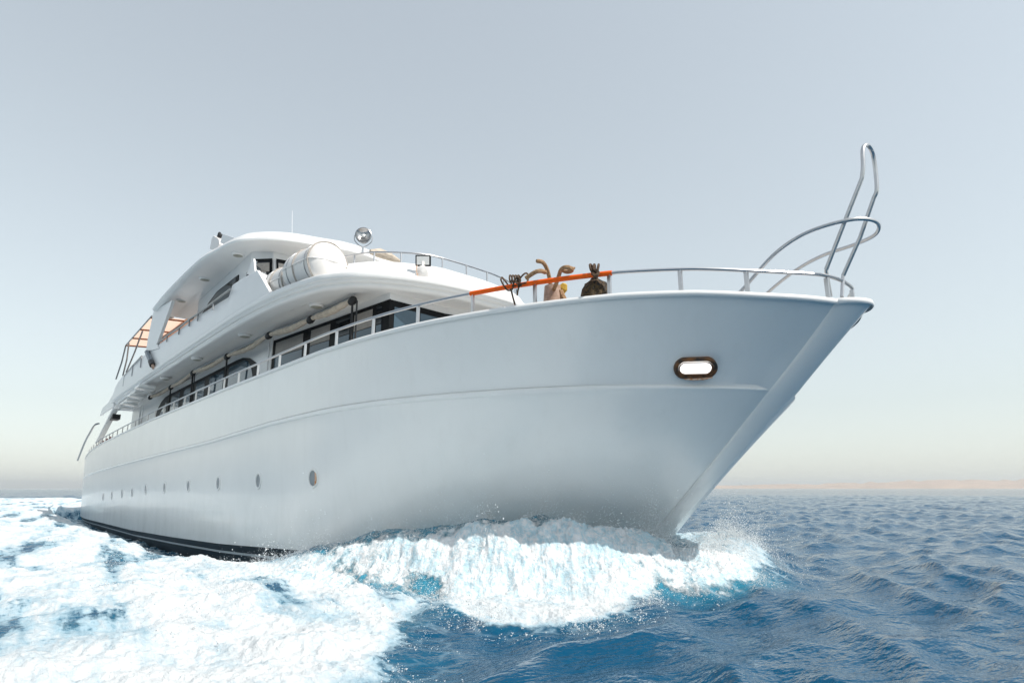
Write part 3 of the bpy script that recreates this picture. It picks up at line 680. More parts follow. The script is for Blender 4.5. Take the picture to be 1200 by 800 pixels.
# reddish slatted screen at the aft rail
for x_ in (106, 108.5, 111, 114, 117, 121, 125):
    q_ = sheer_pt(x_); m = MB(); m.box((q_.x, q_.y+.12, q_.z+.13), (.55, .03, .2)); m.build('life_vest' if 0 else 'rail_panel', 'red' if int(x_) % 2 else 'rubber', rail, smooth=False)
q_ = sheer_pt(95); m = MB(); m.box((q_.x, q_.y+.1, q_.z+.12), (1.6, .1, .26)); m.build('stern_bundle', 'red', boat, bevel=.05)

# ------------------------------------------------------------------ lamps on the upper deck
# search light
c_ = aty(426, 276.5, 6.3)
axl = Vector((0.8, -0.45, 0.05)).normalized()
m = MB(); m.lathe([(0, -.26), (.07, -.25), (.13, -.18), (.185, -.04), (.20, .03), (.205, .07), (.185, .08)], c_, axl, 28); sl = m.build('search_light', 'dsteel', boat)
m = MB(); m.lathe([(.185, .075), (.15, .03), (.08, -.02), (0, -.03)], c_, axl, 28); m.build('reflector', 'steel', sl)
m = MB(); m.lathe([(.04, -.02), (.045, .03), (.0, .05)], c_, axl, 12); m.build('bulb', 'lamp', sl)
sw = axl.cross(Vector((0, 0, 1))).normalized()
m = MB(); m.tube(crom([c_+sw*.22, c_+sw*.2+Vector((0, 0, -.15)), c_+Vector((0, 0, -.3)), c_-sw*.2+Vector((0, 0, -.15)), c_-sw*.22], 5), .0115, 6); m.tube([c_+Vector((0, 0, -.3)), c_+Vector((0, 0, -.5))], .03, 8); m.build('yoke', 'steel', sl)
# roof items left: white cover with shell, horns, black bird like clamp
c_ = aty(253, 286, 4.9)
m = MB(); m.prism([aty(x, y, 4.75) for x, y in ((245.5, 292), (248, 279), (250, 276), (256, 280), (257, 286), (253, 294))], (0, .3, 0)); hn = m.build('roof_bracket', 'raft', boat, bevel=.03)
m = MB(); m.tube(crom([c_+Vector((.2, 0, .1)), c_+Vector((.35, 0, .3)), c_+Vector((.5, 0, .1)), c_+Vector((.62, 0, .16))], 4), .05, 6); m.build('clamp', 'rubber', hn)
m = MB(); m.lathe([(0, -.1), (.1, -.08), (.1, .08), (0, .1)], c_+Vector((.45, -.05, -.12)), (1, 0, 0), 10); m.build('boss', 'bollard', hn)
# roof visor flap
m = MB(); m.prism([aty(258, 284, 4.6), aty(261, 274, 4.6), aty(281, 281, 4.6), aty(265, 288, 4.6)], (0, .06, 0)); m.build('roof_flap', 'gel', roof, smooth=False)
# antenna
m = MB(); a_ = aty(342.5, 273, 7.0); m.tube([a_+Vector((0, 0, -.1)), aty(342.5, 247, 7.0)], [.007, .004], 6); m.build('antenna', 'gel', boat)
# square flood light + round lamp, on the front bulwark
c_ = aty(496, 305, 6.95)-Vector((.0, .0, 0))
c_ = atx(496, 305.5, -11.25)
dr = Vector((0.75, -.6, -.25)).normalized(); R_ = dr.to_track_quat('X', 'Z').to_matrix()
m = MB(); m.box(c_, (.10, .34, .25), R_); fl = m.build('flood_light', 'frame', boat, bevel=.015)
m = MB(); m.box(c_+dr*.052, (.012, .28, .19), R_); m.build('lens', 'lamp', fl, smooth=False)
c2 = atx(495, 319, -11.02)
m = MB(); m.lathe([(0, -.1), (.12, -.08), (.15, .0), (.12, .08), (0, .12)], c2, dr, 16); m.tube([c2, c_], .03, 6); m.build('round_lamp', 'raft', fl)
m = MB(); m.tube([c2+Vector((.02, -.15, .12)), c2+Vector((.02, -.17, 0)), c2+Vector((.02, -.12, -.14))], .0115, 6); m.build('cable', 'orust', fl)
# folded cream cover on deck near the rail
c3 = atx(449, 299, -13.0); m = MB()
m.tube([c3+Vector((0, -.35, 0)), c3+Vector((0, -.1, .03)), c3+Vector((0, .2, .0)), c3+Vector((0, .5, -.06))], [.06, .12, .1, .04], 10); m.build('rolled_cover', 'canvas', boat)

# ------------------------------------------------------------------ life rafts (things of their own, strapped to the deck edge)
def raft(c, ax, L, R, label):
    ax = Vector(ax).normalized(); c = Vector(c)
    t = empty('life_raft_canister', c+Vector((0, 0, -R)), label, 'life raft', 'white life raft canisters on the upper deck edge')
    pr = [(0, -L/2-.06), (R*.55, -L/2-.045), (R*.85, -L/2), (R*.97, -L/2+.07)]
    xs_ = np.linspace(-L/2+.12, L/2-.12, 15)
    for i, x in enumerate(xs_): pr.append((R*(1.0+(-0.028 if i % 3 == 1 else 0)), x))
    pr += [(R*.97, L/2-.07), (R*.88, L/2-.02), (R*.70, L/2+.06), (R*.42, L/2+.11), (0, L/2+.13)]
    m = MB(); m.lathe(pr, c, ax, 40); m.build('canister', 'raft', t, angle=50)
    side = Vector((ax.y, -ax.x, 0)).normalized()
    m = MB()
    loop = [c+ax*(-L/2-.07), c-ax*(L/2)+side*R*.9, c-ax*(L/2-.1)+side*(R+.0), c+ax*(L/2-.1)+side*(R+.0), c+ax*(L/2)+side*(R*.9), c+ax*(L/2+.08)+side*R*.55, c+ax*(L/2+.135)]
    loop2 = [q_-side*2*((q_-c).dot(side)) for q_ in loop[::-1]][1:-1]
    m.tube(loop+loop2, .022, 6, closed=True); m.build('flange', 'raft', t)
    for f_ in (-.3, .3):
        m = MB(); k = 28; u2 = Vector((0, 0, 1))
        m.tube([c+ax*(L*f_)+(side*math.cos(j/k*6.283)+u2*math.sin(j/k*6.283))*(R+.004) for j in range(k)], .012, 5, closed=True); m.build('band', 'dsteel', t)
    for f_ in (-.08, .42):
        m = MB(); 
        m.tube([c+ax*(L*f_+.02*math.sin(j))+(side*math.cos(j/28*6.283)+u2*math.sin(j/28*6.283))*(R+.012) for j in range(28)], .02, 5, closed=True); m.build('strap', 'strap', t)
    m = MB()
    for f_ in (-.25, .25): m.box(c+ax*(L*f_)+Vector((0, 0, -R-.02)), (.12, R*1.2, .14), Matrix.Rotation(math.atan2(ax.y, ax.x), 3, 'Z'))
    m.build('cradle', 'gel', t, smooth=False)
    return t
rz = 4.44+CAMZ
raft((-13.1, 4.98, rz+.42), (1.0, 0.14, 0), 1.3, .49, 'large white life raft canister with domed end, nearer the bow')
raft((-14.5, 4.92, rz+.38), (1.0, 0.14, 0), 1.15, .46, 'second white life raft canister, behind the domed one beside the bulwark end')

# ------------------------------------------------------------------ ropes, post and net bag at the bow rail
def rp(px, py, d=0.0):       # point above the bulwark at that image place, d inboard
    q_ = sheer_pt(px); Y = q_.y+d; return aty(px, py, Y)
T = empty('mooring_line', sheer_pt(605), 'dark brown line knotted round the orange rail sleeve, loose ends hanging', 'rope')
m = MB()
m.tube(crom([rp(587, 328, -.05), rp(590, 334, -.05), rp(595, 340, -.05), rp(600, 339, -.05), rp(602, 333, -.05), rp(600, 326, -.05)], 5), .011, 6)
m.tube(crom([rp(587, 328, -.05), rp(588, 325, .05), rp(591, 328, .06), rp(598, 338, .0), rp(601, 348, 0), rp(603.5, 357, 0)], 5), .0115, 6)
for k in range(4):
    x0 = 598+k*3.2
    m.tube(crom([rp(x0, 331, -.06), rp(x0-1, 325, -.05), rp(x0, 322.5+.0*k, .02), rp(x0+2, 326, .07), rp(x0+1, 334, .04), rp(x0+3, 335, -.03)], 4), .0115, 6)
m.tube(crom([rp(608, 328, -.06), rp(613, 322, -.06), rp(617, 320, -.03), rp(619, 324, .04), rp(618, 330, 0), rp(613, 332, -.05), rp(609, 334, -.05), rp(607, 340, -.04), rp(606, 346, -.04)], 4), .011, 6)
m.tube(crom([rp(603, 328, -.07), rp(607, 333, -.08), rp(610, 328, -.07), rp(606, 325, -.07), rp(602, 330, -.07)], 4), .0115, 6)
m.build('line', 'rope_dark', T)
T = empty('bitt', rp(650, 352, .35)+Vector((0, 0, -.4)), 'tan mooring post wrapped with thick tan rope, ends curling over the orange rail', 'bollard')
a_ = rp(648, 350, .35); b_ = rp(648.5, 335.5, .35)
m = MB(); m.lathe([(.0, -.6), (.13, -.6), (.125, -.02), (.11, .17), (.0, .17)], a_, (0, 0, 1), 14); m.build('post', 'bollard', T)
m = MB(); m.tube(crom([rp(646, 340, .35), rp(644.5, 330, .3), rp(643, 322, .25), rp(640, 313, .2), rp(636, 307.5, .15), rp(631, 306, .1), rp(628.5, 306, .08)], 5), [.027]*28+[.026, .024, .012], 8)
m.build('thick_rope', 'rope_tan', T)
m = MB(); m.tube(crom([rp(648, 341, .3), rp(652, 332, .2), rp(655, 323, .1), rp(657, 317, .02), rp(661, 313.5, -.05), rp(666, 313.5, -.05), rp(670, 317, .0), rp(664, 318.5, .08), rp(658, 316, .1)], 5), .027, 8)
m.tube(crom([rp(665, 313, -.02), rp(670, 315, -.01), rp(674, 313.5, 0)], 4), [.03]*6+[.02, .015, .008], 6); m.build('thick_rope', 'rope_tan', T)
m = MB(); m.tube(crom([rp(616, 326, -.06), rp(622, 322, -.06), rp(628, 318.5, -.06), rp(634, 317.5, -.03), rp(639, 319, .05)], 5), .028, 8); m.build('thick_rope', 'rope_tan', T)
m = MB(); q_ = rp(659, 339, .4); m.lathe([(0, -.07), (.05, -.05), (.065, .02), (.035, .08), (0, .09)], q_, (.5, 0, .6), 12); m.build('wrapping', 'yellow', T)
m = MB(); m.tube(crom([rp(656, 341, .35), rp(658, 346, .35), rp(661, 352, .35)], 4), .045, 8); m.build('rope_tail', 'rope_tan', T)
# net bag
T = empty('net_bag', rp(698, 345, .1)+Vector((0, 0, -.2)), 'black and gold net bag hanging by its knot from the orange rail sleeve', 'bag')
q_ = rp(698, 338, .12)
m = MB(); prr = [(0, .17), (.03, .16), (.04, .12), (.075, .095), (.12, .06), (.15, .0), (.175, -.08), (.19, -.2), (0, -.25)]
m.lathe(prr, q_, (0, 0, 1), 36)
vv = []
for v in m.v:
    d_ = Vector(v)-q_; s_ = mnoise.noise(Vector(v)*14)*.03+mnoise.noise(Vector(v)*40)*.03
    hd = Vector((d_.x, d_.y, 0)); 
    vv.append(tuple(Vector(v)+(hd.normalized()*s_ if hd.length > .03 else Vector())+Vector((0, 0, mnoise.noise(Vector(v)*10)*.02))))
m.v = vv; bagb = m.build('bag', 'mesh', T)
m = MB()
for dx in (-4, 0, 4.5): m.tube(crom([rp(697+dx*.3, 322, .0), rp(696+dx*.9, 316, -.06), rp(696+dx*1.2, 310.5, -.02), rp(697+dx, 311, .05), rp(697+dx*.6, 320, .06)], 4), .015, 6)
m.tube(crom([rp(694, 320, -.05), rp(698, 323, -.07), rp(701, 320, -.05), rp(698, 317, -.05), rp(695, 322, 0), rp(699, 326, .0)], 4), .022, 6); m.build('knot', 'rope_dark', T)

# ------------------------------------------------------------------ the sea
def vnoise(x, y, z, seed=0):         # numpy gradient-like value noise, about -1..1
    xi = np.floor(x).astype(np.int64); yi = np.floor(y).astype(np.int64); zi = np.floor(z).astype(np.int64)
    fx = x-xi; fy = y-yi; fz = z-zi
    sm = lambda t: t*t*t*(t*(t*6-15)+10)
    ux, uy, uz = sm(fx), sm(fy), sm(fz)
    def g(a, b, c, dx, dy, dz_):
        h_ = (a*374761393+b*668265263+c*2147483647+seed*1274126177) & 0xffffffff
        h_ = ((h_ ^ (h_ >> 13))*1274126177) & 0xffffffff; h_ = h_ ^ (h_ >> 16)
        t = (h_ & 0xffff)/65535.0*2*np.pi; p_ = ((h_ >> 8) & 0xff)/255.0*2-1; q_ = np.sqrt(1-p_*p_)
        return (np.cos(t)*q_)*dx+(np.sin(t)*q_)*dy+p_*dz_
    r = 0
    for i in (0, 1):
        for j in (0, 1):
            for k in (0, 1):
                w = (ux if i else 1-ux)*(uy if j else 1-uy)*(uz if k else 1-uz)
                r = r+w*g(xi+i, yi+j, zi+k, fx-i, fy-j, fz-k)
    return r*1.5
def fbm(x, y, z, o=4, seed=0, gain=0.5, ridged=False):
    a = 1.0; r = 0; t = 0
    for i in range(o):
        n_ = vnoise(x, y, z, seed+i)
        r = r+a*((1-np.abs(n_)*2) if ridged else n_); t += a; a *= gain; x, y, z = x*2.03+5.1, y*2.03+1.7, z*2.03+3.3
    return r/t
def sstep(a, b, x): t = np.clip((x-a)/(b-a), 0, 1); return t*t*(3-2*t)
def sdpoly(px, py, poly):            # signed distance, positive inside
    P = np.array(poly, float); d = np.full(px.shape, 1e9); ins = np.zeros(px.shape, bool); n = len(P)
    for i in range(n):
        a = P[i]; b = P[(i+1) % n]; e = b-a; wx = px-a[0]; wy = py-a[1]
        t = np.clip((wx*e[0]+wy*e[1])/(e@e), 0, 1)
        d = np.minimum(d, (wx-e[0]*t)**2+(wy-e[1]*t)**2)
        c1 = (py >= a[1]) != (py >= b[1])
        with np.errstate(divide='ignore', invalid='ignore'):
            xx = a[0]+(py-a[1])*e[0]/(e[1] if e[1] else 1e-9)
        ins ^= c1 & (px < xx)
    return np.where(ins, 1, -1)*np.sqrt(d)
WAKE = [(-1.0, -0.6), (-3.55, 2.1), (-4.3, 2.65), (-4.9, 3.1), (-5.5, 3.75), (-6.6, 4.0), (-8, 8), (-90, 8), (-90, -3.5), (-30, -3.2), (-12, -2.4), (-6, -1.8)]
BOWP = [(-4.05, 7.6), (-4.0, 7.1), (-4.15, 6.5), (-4.45, 6.0), (-4.45, 5.5), (-4.15, 5.0), (-4.0, 4.5), (-4.2, 4.0), (-4.75, 3.6), (-5.4, 3.65), (-6.3, 4.0), (-9, 3.4), (-14, 3.3), (-14, 9), (-4.3, 9)]
WL = np.array([(x, y) for x, y, z in Lb])
def hull_dist(x, yd):                # distance outside the waterline curve (starboard folded), X of nearest point
    d = np.full(x.shape, 1e9); xn = np.zeros(x.shape)
    P = WL[::3] if (len(WL)-1) % 3 == 0 else np.vstack([WL[::3], WL[-1:]])
    for i in range(len(P)-1):
        a = P[i]; e = P[i+1]-a; L2 = e@e
        if L2 < 1e-9: continue
        t = np.clip(((x-a[0])*e[0]+(yd-a[1])*e[1])/L2, 0, 1)
        dx = x-a[0]-e[0]*t; dy = yd-a[1]-e[1]*t; q_ = dx*dx+dy*dy
        m_ = q_ < d; d = np.where(m_, q_, d); xn = np.where(m_, a[0]+e[0]*t, xn)
    side = sdpoly(x, yd, [tuple(p) for p in P]+[(P[-1][0], YC+.5), (P[0][0], YC+.5)])
    return np.where(side > 0, -1, 1)*np.sqrt(d), xn
waves = []
r_ = np.random.default_rng(11)
for i in range(64):
    lam = 0.45*(14/0.45)**(i/63.0)
    ang = math.radians(200)+r_.normal(0, 0.55)
    amp = 0.0078*lam**0.85*(1.0 if lam < 1.6 else (1.6/lam)**1.05)
    waves.append((2*math.pi/lam, ang, amp, r_.uniform(0, 6.28), lam))
def sea_height(x, y, spacing, calm):
    h_ = np.zeros(x.shape); dx = np.zeros(x.shape); dy = np.zeros(x.shape)
    wob = fbm(x*.12, y*.12, x*0+.5, 2, 77)
    for k, ang, amp, ph, lam in waves:
        f_ = np.clip(lam/(spacing*3.0)-.6, 0, 1)*amp*calm*(1+.5*wob)
        c, s_ = math.cos(ang), math.sin(ang); p_ = k*(x*c+y*s_)+ph+wob*1.5
        h_ += f_*np.sin(p_); q_ = 0.9*f_*np.cos(p_); dx += q_*c; dy += q_*s_
    return h_, dx, dy
PORTP = [(-4.1, 6.2), (-4.35, 8.2), (-4.9, 9.2), (-5.6, 10.1), (-7.2, 11.0), (-10, 11.8), (-16, 12.6), (-16, 6.2)]
def boat_field(x, y):
    """height, foam, aeration of the water that the boat disturbs"""
    near = (np.abs(x+28) < 70) & (np.abs(y-YC) < 16)
    H_ = np.zeros(x.shape); FO = np.zeros(x.shape); AE = np.zeros(x.shape); SU = np.zeros(x.shape); SD = np.zeros(x.shape); BW_ = np.zeros(x.shape)
    if not near.any(): return H_, FO, AE, SU, SD, BW_
    X = x[near]; Y = y[near]; yd = YC-np.abs(Y-YC)
    d, xn = hull_dist(X, yd)
    port = Y > YC; Z0 = X*0; bl = sstep(-.7, .7, Y-YC)
    n1 = fbm(X*.9, Y*.9, Z0, 3, 3); n2 = fbm(X*2.6, Y*2.6, Z0+2, 4, 9); n3 = fbm(X*7, Y*7, Z0+2, 3, 19)
    xk = [-46, -35, -25, -15, -12.5, -11, -10, -9, -8, -7.2, -6.6, -6.2, -5.95, -5.8]
    hcs = np.interp(xn, xk, [-.6, -.65, -.6, -.55, -.5, -.35, .0, .30, .52, .70, .76, .58, .36, .28])
    hcp = np.interp(xn, xk, [-.5, -.5, -.4, -.3, -.2, .0, .15, .22, .30, .36, .42, .42, .36, .26])
    hc = hcs+(hcp-hcs)*bl
    wid = np.interp(xn, [-15, -11, -9, -7, -6, -5.8], [1.7, 1.4, 1.5, 2.05, 2.3, 1.9])
    dd = (d+n1*.16+n2*.13)/wid
    prof_ = np.where(hc > 0, (1-sstep(.40, 1.0, dd)), 1-sstep(.35, 1.0, dd))
    h1 = hc*prof_*(1+.22*n1+.16*n2)
    sw = sdpoly(X, Y, WAKE)+n1*.38+n2*.16+n3*.04
    sb_ = sdpoly(X, Y, PORTP)*bl+sdpoly(X, Y, BOWP)*(1-bl)+n1*.20+n2*.24+n3*.12
    trough = sstep(.15, -.25, d-1.35-.3*n1)*sstep(-11.0, -12.2, X)
    hw = sstep(-.1, .8, sw)*(0.07+.10*n1)*(1-trough)*(X < -2)-.12*sstep(2.8, 1.2, d)*sstep(-10.5, -12.5, X)
    H_[near] = h1+hw
    fw_ = sstep(-.10, .45, sw); fb_ = sstep(-.05, .30, sb_)
    # streaks of blue water between the long torn bands of foam, drawn out along the track
    st_ = fbm(X*.20+4, (Y+.12*X)*1.35+1, Z0+7, 6, 31, .62)+.2*n2
    thin = sstep(-.10, .42, st_)*sstep(-4.6, -6.5, X)
    base = np.maximum(fw_*(1-.75*thin), fb_*np.where(X < -10, 1-.6*thin, 1))
    f_ = base*(1-.6*trough*sstep(-.2, .3, n2+.2))
    sheet = sstep(1.25, .80, d+n2*.22)*sstep(-10.2, -9.0, X)*sstep(-5.6, -6.0, xn)*(1-bl)
    f_ = f_*(1-.80*sheet)
    under = np.exp(-((X+4.75)/.4)**2-((yd-6.3)/.4)**2)*(1-bl); f_ = f_*(1-.40*sstep(.15, .7, under+n2*.5))
    f_ = f_*(1-.30*bl)
    FO[near] = np.clip(f_, 0, 1); AE[near] = np.clip(np.maximum(np.maximum(sstep(-.6, .5, sw), sstep(-.35, .3, sb_)), sheet), 0, 1)
    SU[near] = xn*1.0+np.where(port, 40, 0); SD[near] = d; BW_[near] = np.clip(sstep(.12, .4, hc)*sstep(2.6, 2.0, dd*wid)*(1-bl), 0, 1)*sstep(2.4, 1.7, d)
    return H_, FO, AE, SU, SD, BW_
def sea_surface(x, y, spacing):
    hb_, fo, ae, su, sd, bwz = boat_field(x, y)
    h_, dx, dy = sea_height(x, y, spacing, 1-.55*ae)
    # foam is lumpy
    z0 = x*0
    lump = fbm(x*1.7, y*1.7, z0+1, 5, 41, .55)
    bub = fbm(x*6, y*6, z0+4, 3, 51, .6, True)
    amp = fo*(.095*lump+.035*bub+.008*fbm(x*19, y*19, z0, 2, 81))*np.clip(.12/np.maximum(spacing, .01), 0, 1)
    steep = np.clip(hb_, 0, 1)
    amp = amp*(1+1.2*steep)
    strand = fbm(su*4.2+.6*lump, sd*1.15, z0+3, 5, 101, .6)
    gap = fbm(su*1.5, sd*.8, z0+8, 3, 111)
    amp = amp+bwz*.05*fbm(x*9, y*9, z0+5, 3, 121, .6, True)*fo
    amp = amp+bwz*.13*strand*sstep(.5, 1.1, sd)*sstep(2.5, 1.8, sd)
    fo = np.clip(fo*(1-bwz*.42*sstep(-.02, .42, strand*1.1+gap*.8)*sstep(2.3, 1.0, sd)), 0, 1)
    nx = fbm(x*2.3, y*2.3, z0+11, 4, 61); ny = fbm(x*2.3, y*2.3, z0+21, 4, 71)
    return dx*(1-ae)+fo*steep*.30*nx, dy*(1-ae)+fo*steep*.30*ny, h_+hb_+amp, fo, ae, su, sd, bwz
va = math.atan2(math.sin(TH), -math.cos(TH))
angs = np.concatenate([np.linspace(-math.radians(52), math.radians(52), 1250), np.linspace(math.radians(52), 2*math.pi-math.radians(52), 160)[1:-1]])+va
rad = np.concatenate([np.geomspace(0.6, 120, 1080), np.geomspace(120, 22000, 150)[1:]])
RR, AA = np.meshgrid(rad, angs, indexing='ij')
X0_ = (RR*np.cos(AA)).ravel(); Y0_ = (RR*np.sin(AA)).ravel()
sp_ = np.gradient(rad)[:, None]*np.ones_like(AA); sp_ = np.maximum(sp_, RR*0.0015).ravel()
dx_, dy_, hz_, fo_, ae_, su_, sd_, bw_ = sea_surface(X0_, Y0_, sp_)
far = np.clip((np.sqrt(X0_**2+Y0_**2)-2000)/8000, 0, 1)
V = np.stack([X0_+dx_, Y0_+dy_, hz_*(1-far)], 1)
nr, na = RR.shape
idx = np.arange(nr*na).reshape(nr, na)
a_ = idx[:-1, :]; b_ = idx[1:, :]
Fq = np.stack([a_, b_, np.roll(b_, -1, 1), np.roll(a_, -1, 1)], -1).reshape(-1, 4)
def fast_mesh(name, V, Fq, smooth=True):
    me = bpy.data.meshes.new(name); k = Fq.shape[1]
    me.vertices.add(len(V)); me.vertices.foreach_set('co', V.astype(np.float32).ravel())
    me.loops.add(Fq.size); me.loops.foreach_set('vertex_index', Fq.astype(np.int32).ravel())
    me.polygons.add(len(Fq)); me.polygons.foreach_set('loop_start', np.arange(0, Fq.size, k, dtype=np.int32)); me.polygons.foreach_set('loop_total', np.full(len(Fq), k, np.int32))
    if smooth: me.polygons.foreach_set('use_smooth', np.ones(len(Fq), bool))
    me.update(calc_edges=True); me.validate()
    return me
me = fast_mesh('sea', V, Fq)
for nm, arr in (('foam', fo_), ('aer', ae_), ('su', su_), ('sd', sd_), ('bw', bw_)):
    at_ = me.attributes.new(nm, 'FLOAT', 'POINT'); at_.data.foreach_set('value', arr.astype(np.float32))
sea = bpy.data.objects.new('sea', me); COL.objects.link(sea); sea['kind'] = 'structure'
# material
wm = bpy.data.materials.new('sea_water'); wm.use_nodes = True; nt = wm.node_tree; B_ = nt.nodes['Principled BSDF']
L_ = nt.links.new; N_ = nt.nodes.new
def nz(scale, detail, rough=.55, vec=None, dim=None):
    n = N_('ShaderNodeTexNoise'); n.inputs['Scale'].default_value = scale; n.inputs['Detail'].default_value = detail; n.inputs['Roughness'].default_value = rough
    if vec: L_(vec, n.inputs['Vector'])
    return n.outputs['Fac']
def mth(op, a, b=None, c=None, clamp=False):
    n = N_('ShaderNodeMath'); n.operation = op; n.use_clamp = clamp
    for i, v in enumerate((a, b, c)):
        if v is None: continue
        if isinstance(v, (int, float)): n.inputs[i].default_value = v
        else: L_(v, n.inputs[i])
    return n.outputs[0]
def mr(v, a, b, c=0, d=1):
    n = N_('ShaderNodeMapRange'); n.interpolation_type = 'SMOOTHSTEP'; n.inputs['From Min'].default_value = a; n.inputs['From Max'].default_value = b; n.inputs['To Min'].default_value = c; n.inputs['To Max'].default_value = d
    L_(v, n.inputs['Value']); return n.outputs[0]
tc = N_('ShaderNodeTexCoord'); oc = tc.outputs['Object']
mp = N_('ShaderNodeMapping'); L_(oc, mp.inputs[0]); mp.inputs['Rotation'].default_value = (0, 0, math.radians(-20)); mp.inputs['Scale'].default_value = (1.0, .45, 1)
af = N_('ShaderNodeAttribute'); af.attribute_name = 'foam'; aa = N_('ShaderNodeAttribute'); aa.attribute_name = 'aer'
foam = af.outputs['Fac']; aer = aa.outputs['Fac']
fn = nz(3.0, 10, .68, oc); fn2 = nz(14, 6, .7, oc)
sm_ = N_('ShaderNodeMapping'); L_(oc, sm_.inputs[0]); sm_.inputs['Scale'].default_value = (.45, 1.9, 1); sm_.inputs['Rotation'].default_value = (0, 0, .12)
fs = nz(2.2, 8, .7, sm_.outputs[0])
fsum = mth('ADD', mth('MULTIPLY', foam, 1.2), mth('MULTIPLY', mth('SUBTRACT', fn, .5), 1.3))
fsum = mth('ADD', fsum, mth('MULTIPLY', mth('SUBTRACT', fs, .5), 1.4))
asu = N_('ShaderNodeAttribute'); asu.attribute_name = 'su'; asd = N_('ShaderNodeAttribute'); asd.attribute_name = 'sd'; abw = N_('ShaderNodeAttribute'); abw.attribute_name = 'bw'
cmb = N_('ShaderNodeCombineXYZ'); L_(mth('MULTIPLY', asu.outputs['Fac'], 5.5), cmb.inputs[0]); L_(mth('MULTIPLY', asd.outputs['Fac'], 1.5), cmb.inputs[1])
fst = nz(1.6, 10, .72, cmb.outputs[0])
fsum = mth('ADD', fsum, mth('MULTIPLY', mth('MULTIPLY', mth('SUBTRACT', fst, .42), 1.9), abw.outputs['Fac']))
fsum = mth('ADD', fsum, mth('MULTIPLY', mth('SUBTRACT', fn2, .5), .7))
# lacy streaks in the disturbed water next to the foam
vo = N_('ShaderNodeTexVoronoi'); vo.feature = 'DISTANCE_TO_EDGE'; vo.inputs['Scale'].default_value = 3.4
wv = N_('ShaderNodeMix'); wv.data_type = 'VECTOR'; wv.inputs['Factor'].default_value = .16
nv = N_('ShaderNodeTexNoise'); nv.inputs['Scale'].default_value = 2.2; nv.inputs['Detail'].default_value = 5; L_(oc, nv.inputs['Vector'])
L_(oc, wv.inputs['A']); L_(nv.outputs['Color'], wv.inputs['B']); L_(wv.outputs['Result'], vo.inputs['Vector'])
lace = mr(vo.outputs['Distance'], .0, .09, 1, 0)
lace = mth('MULTIPLY', lace, mr(fn, .42, .6)); lace = mth('MULTIPLY', lace, mth('MULTIPLY', aer, .75))
ffac = mth('MAXIMUM', mr(fsum, .30, .78), lace, clamp=True)
c1 = N_('ShaderNodeMix'); c1.data_type = 'RGBA'; c1.inputs['A'].default_value = (0.0003, 0.058, 0.125, 1); c1.inputs['B'].default_value = (0.04, 0.23, 0.33, 1)
L_(mth('MAXIMUM', mth('MULTIPLY', mth('MULTIPLY', aer, mr(nz(.8, 4, .6, oc), .35, .75)), .6), abw.outputs['Fac']), c1.inputs['Factor'])
c2 = N_('ShaderNodeMix'); c2.data_type = 'RGBA'; c2.inputs['A'].default_value = (0.38, 0.53, 0.61, 1); c2.inputs['B'].default_value = (0.72, 0.745, 0.755, 1)
L_(mr(mth('ADD', fsum, mth('MULTIPLY', mth('SUBTRACT', nz(1.3, 6, .65, sm_.outputs[0]), .5), 1.2)), .55, 1.35), c2.inputs['Factor'])
c2b = N_('ShaderNodeMix'); c2b.data_type = 'RGBA'; c2b.inputs['A'].default_value = (0.58, 0.78, 0.86, 1); c2b.inputs['B'].default_value = (0.95, 0.96, 0.965, 1)
L_(mr(mth('ADD', fst, mth('MULTIPLY', mth('SUBTRACT', fn2, .5), .9)), .36, .62), c2b.inputs['Factor'])
c2c = N_('ShaderNodeMix'); c2c.data_type = 'RGBA'; L_(abw.outputs['Fac'], c2c.inputs['Factor']); L_(c2.outputs['Result'], c2c.inputs['A']); L_(c2b.outputs['Result'], c2c.inputs['B']); c2 = c2c
c3 = N_('ShaderNodeMix'); c3.data_type = 'RGBA'; L_(ffac, c3.inputs['Factor']); L_(c1.outputs['Result'], c3.inputs['A']); L_(c2.outputs['Result'], c3.inputs['B'])
L_(c3.outputs['Result'], B_.inputs['Base Color'])
L_(mth('MULTIPLY_ADD', ffac, .6, .07), B_.inputs['Roughness']); B_.inputs['IOR'].default_value = 1.33; B_.inputs['Specular IOR Level'].default_value = .26
w1 = nz(1.1, 5, .6, mp.outputs[0]); w2 = nz(5.5, 4, .6, mp.outputs[0])
w3 = nz(15, 3, .55, mp.outputs[0])
hgt = mth('ADD', mth('ADD', mth('MULTIPLY', w1, .13), mth('MULTIPLY', w2, .06)), mth('MULTIPLY', w3, .014))
hgt = mth('MULTIPLY', hgt, mth('SUBTRACT', 1, mth('MULTIPLY', ffac, .6)))
hgt = mth('ADD', hgt, mth('MULTIPLY', mth('MULTIPLY', abw.outputs['Fac'], ffac), mth('ADD', mth('MULTIPLY', fst, .06), mth('MULTIPLY', fn2, .02))))
hgt = mth('ADD', hgt, mth('MULTIPLY', ffac, mth('MULTIPLY', mth('ADD', fn2, mth('MULTIPLY', fn, 3)), .026)))
bp = N_('ShaderNodeBump'); bp.inputs['Strength'].default_value = 1.0; bp.inputs['Distance'].default_value = 1.0
L_(hgt, bp.inputs['Height']); L_(bp.outputs[0], B_.inputs['Normal'])
me.materials.append(wm)

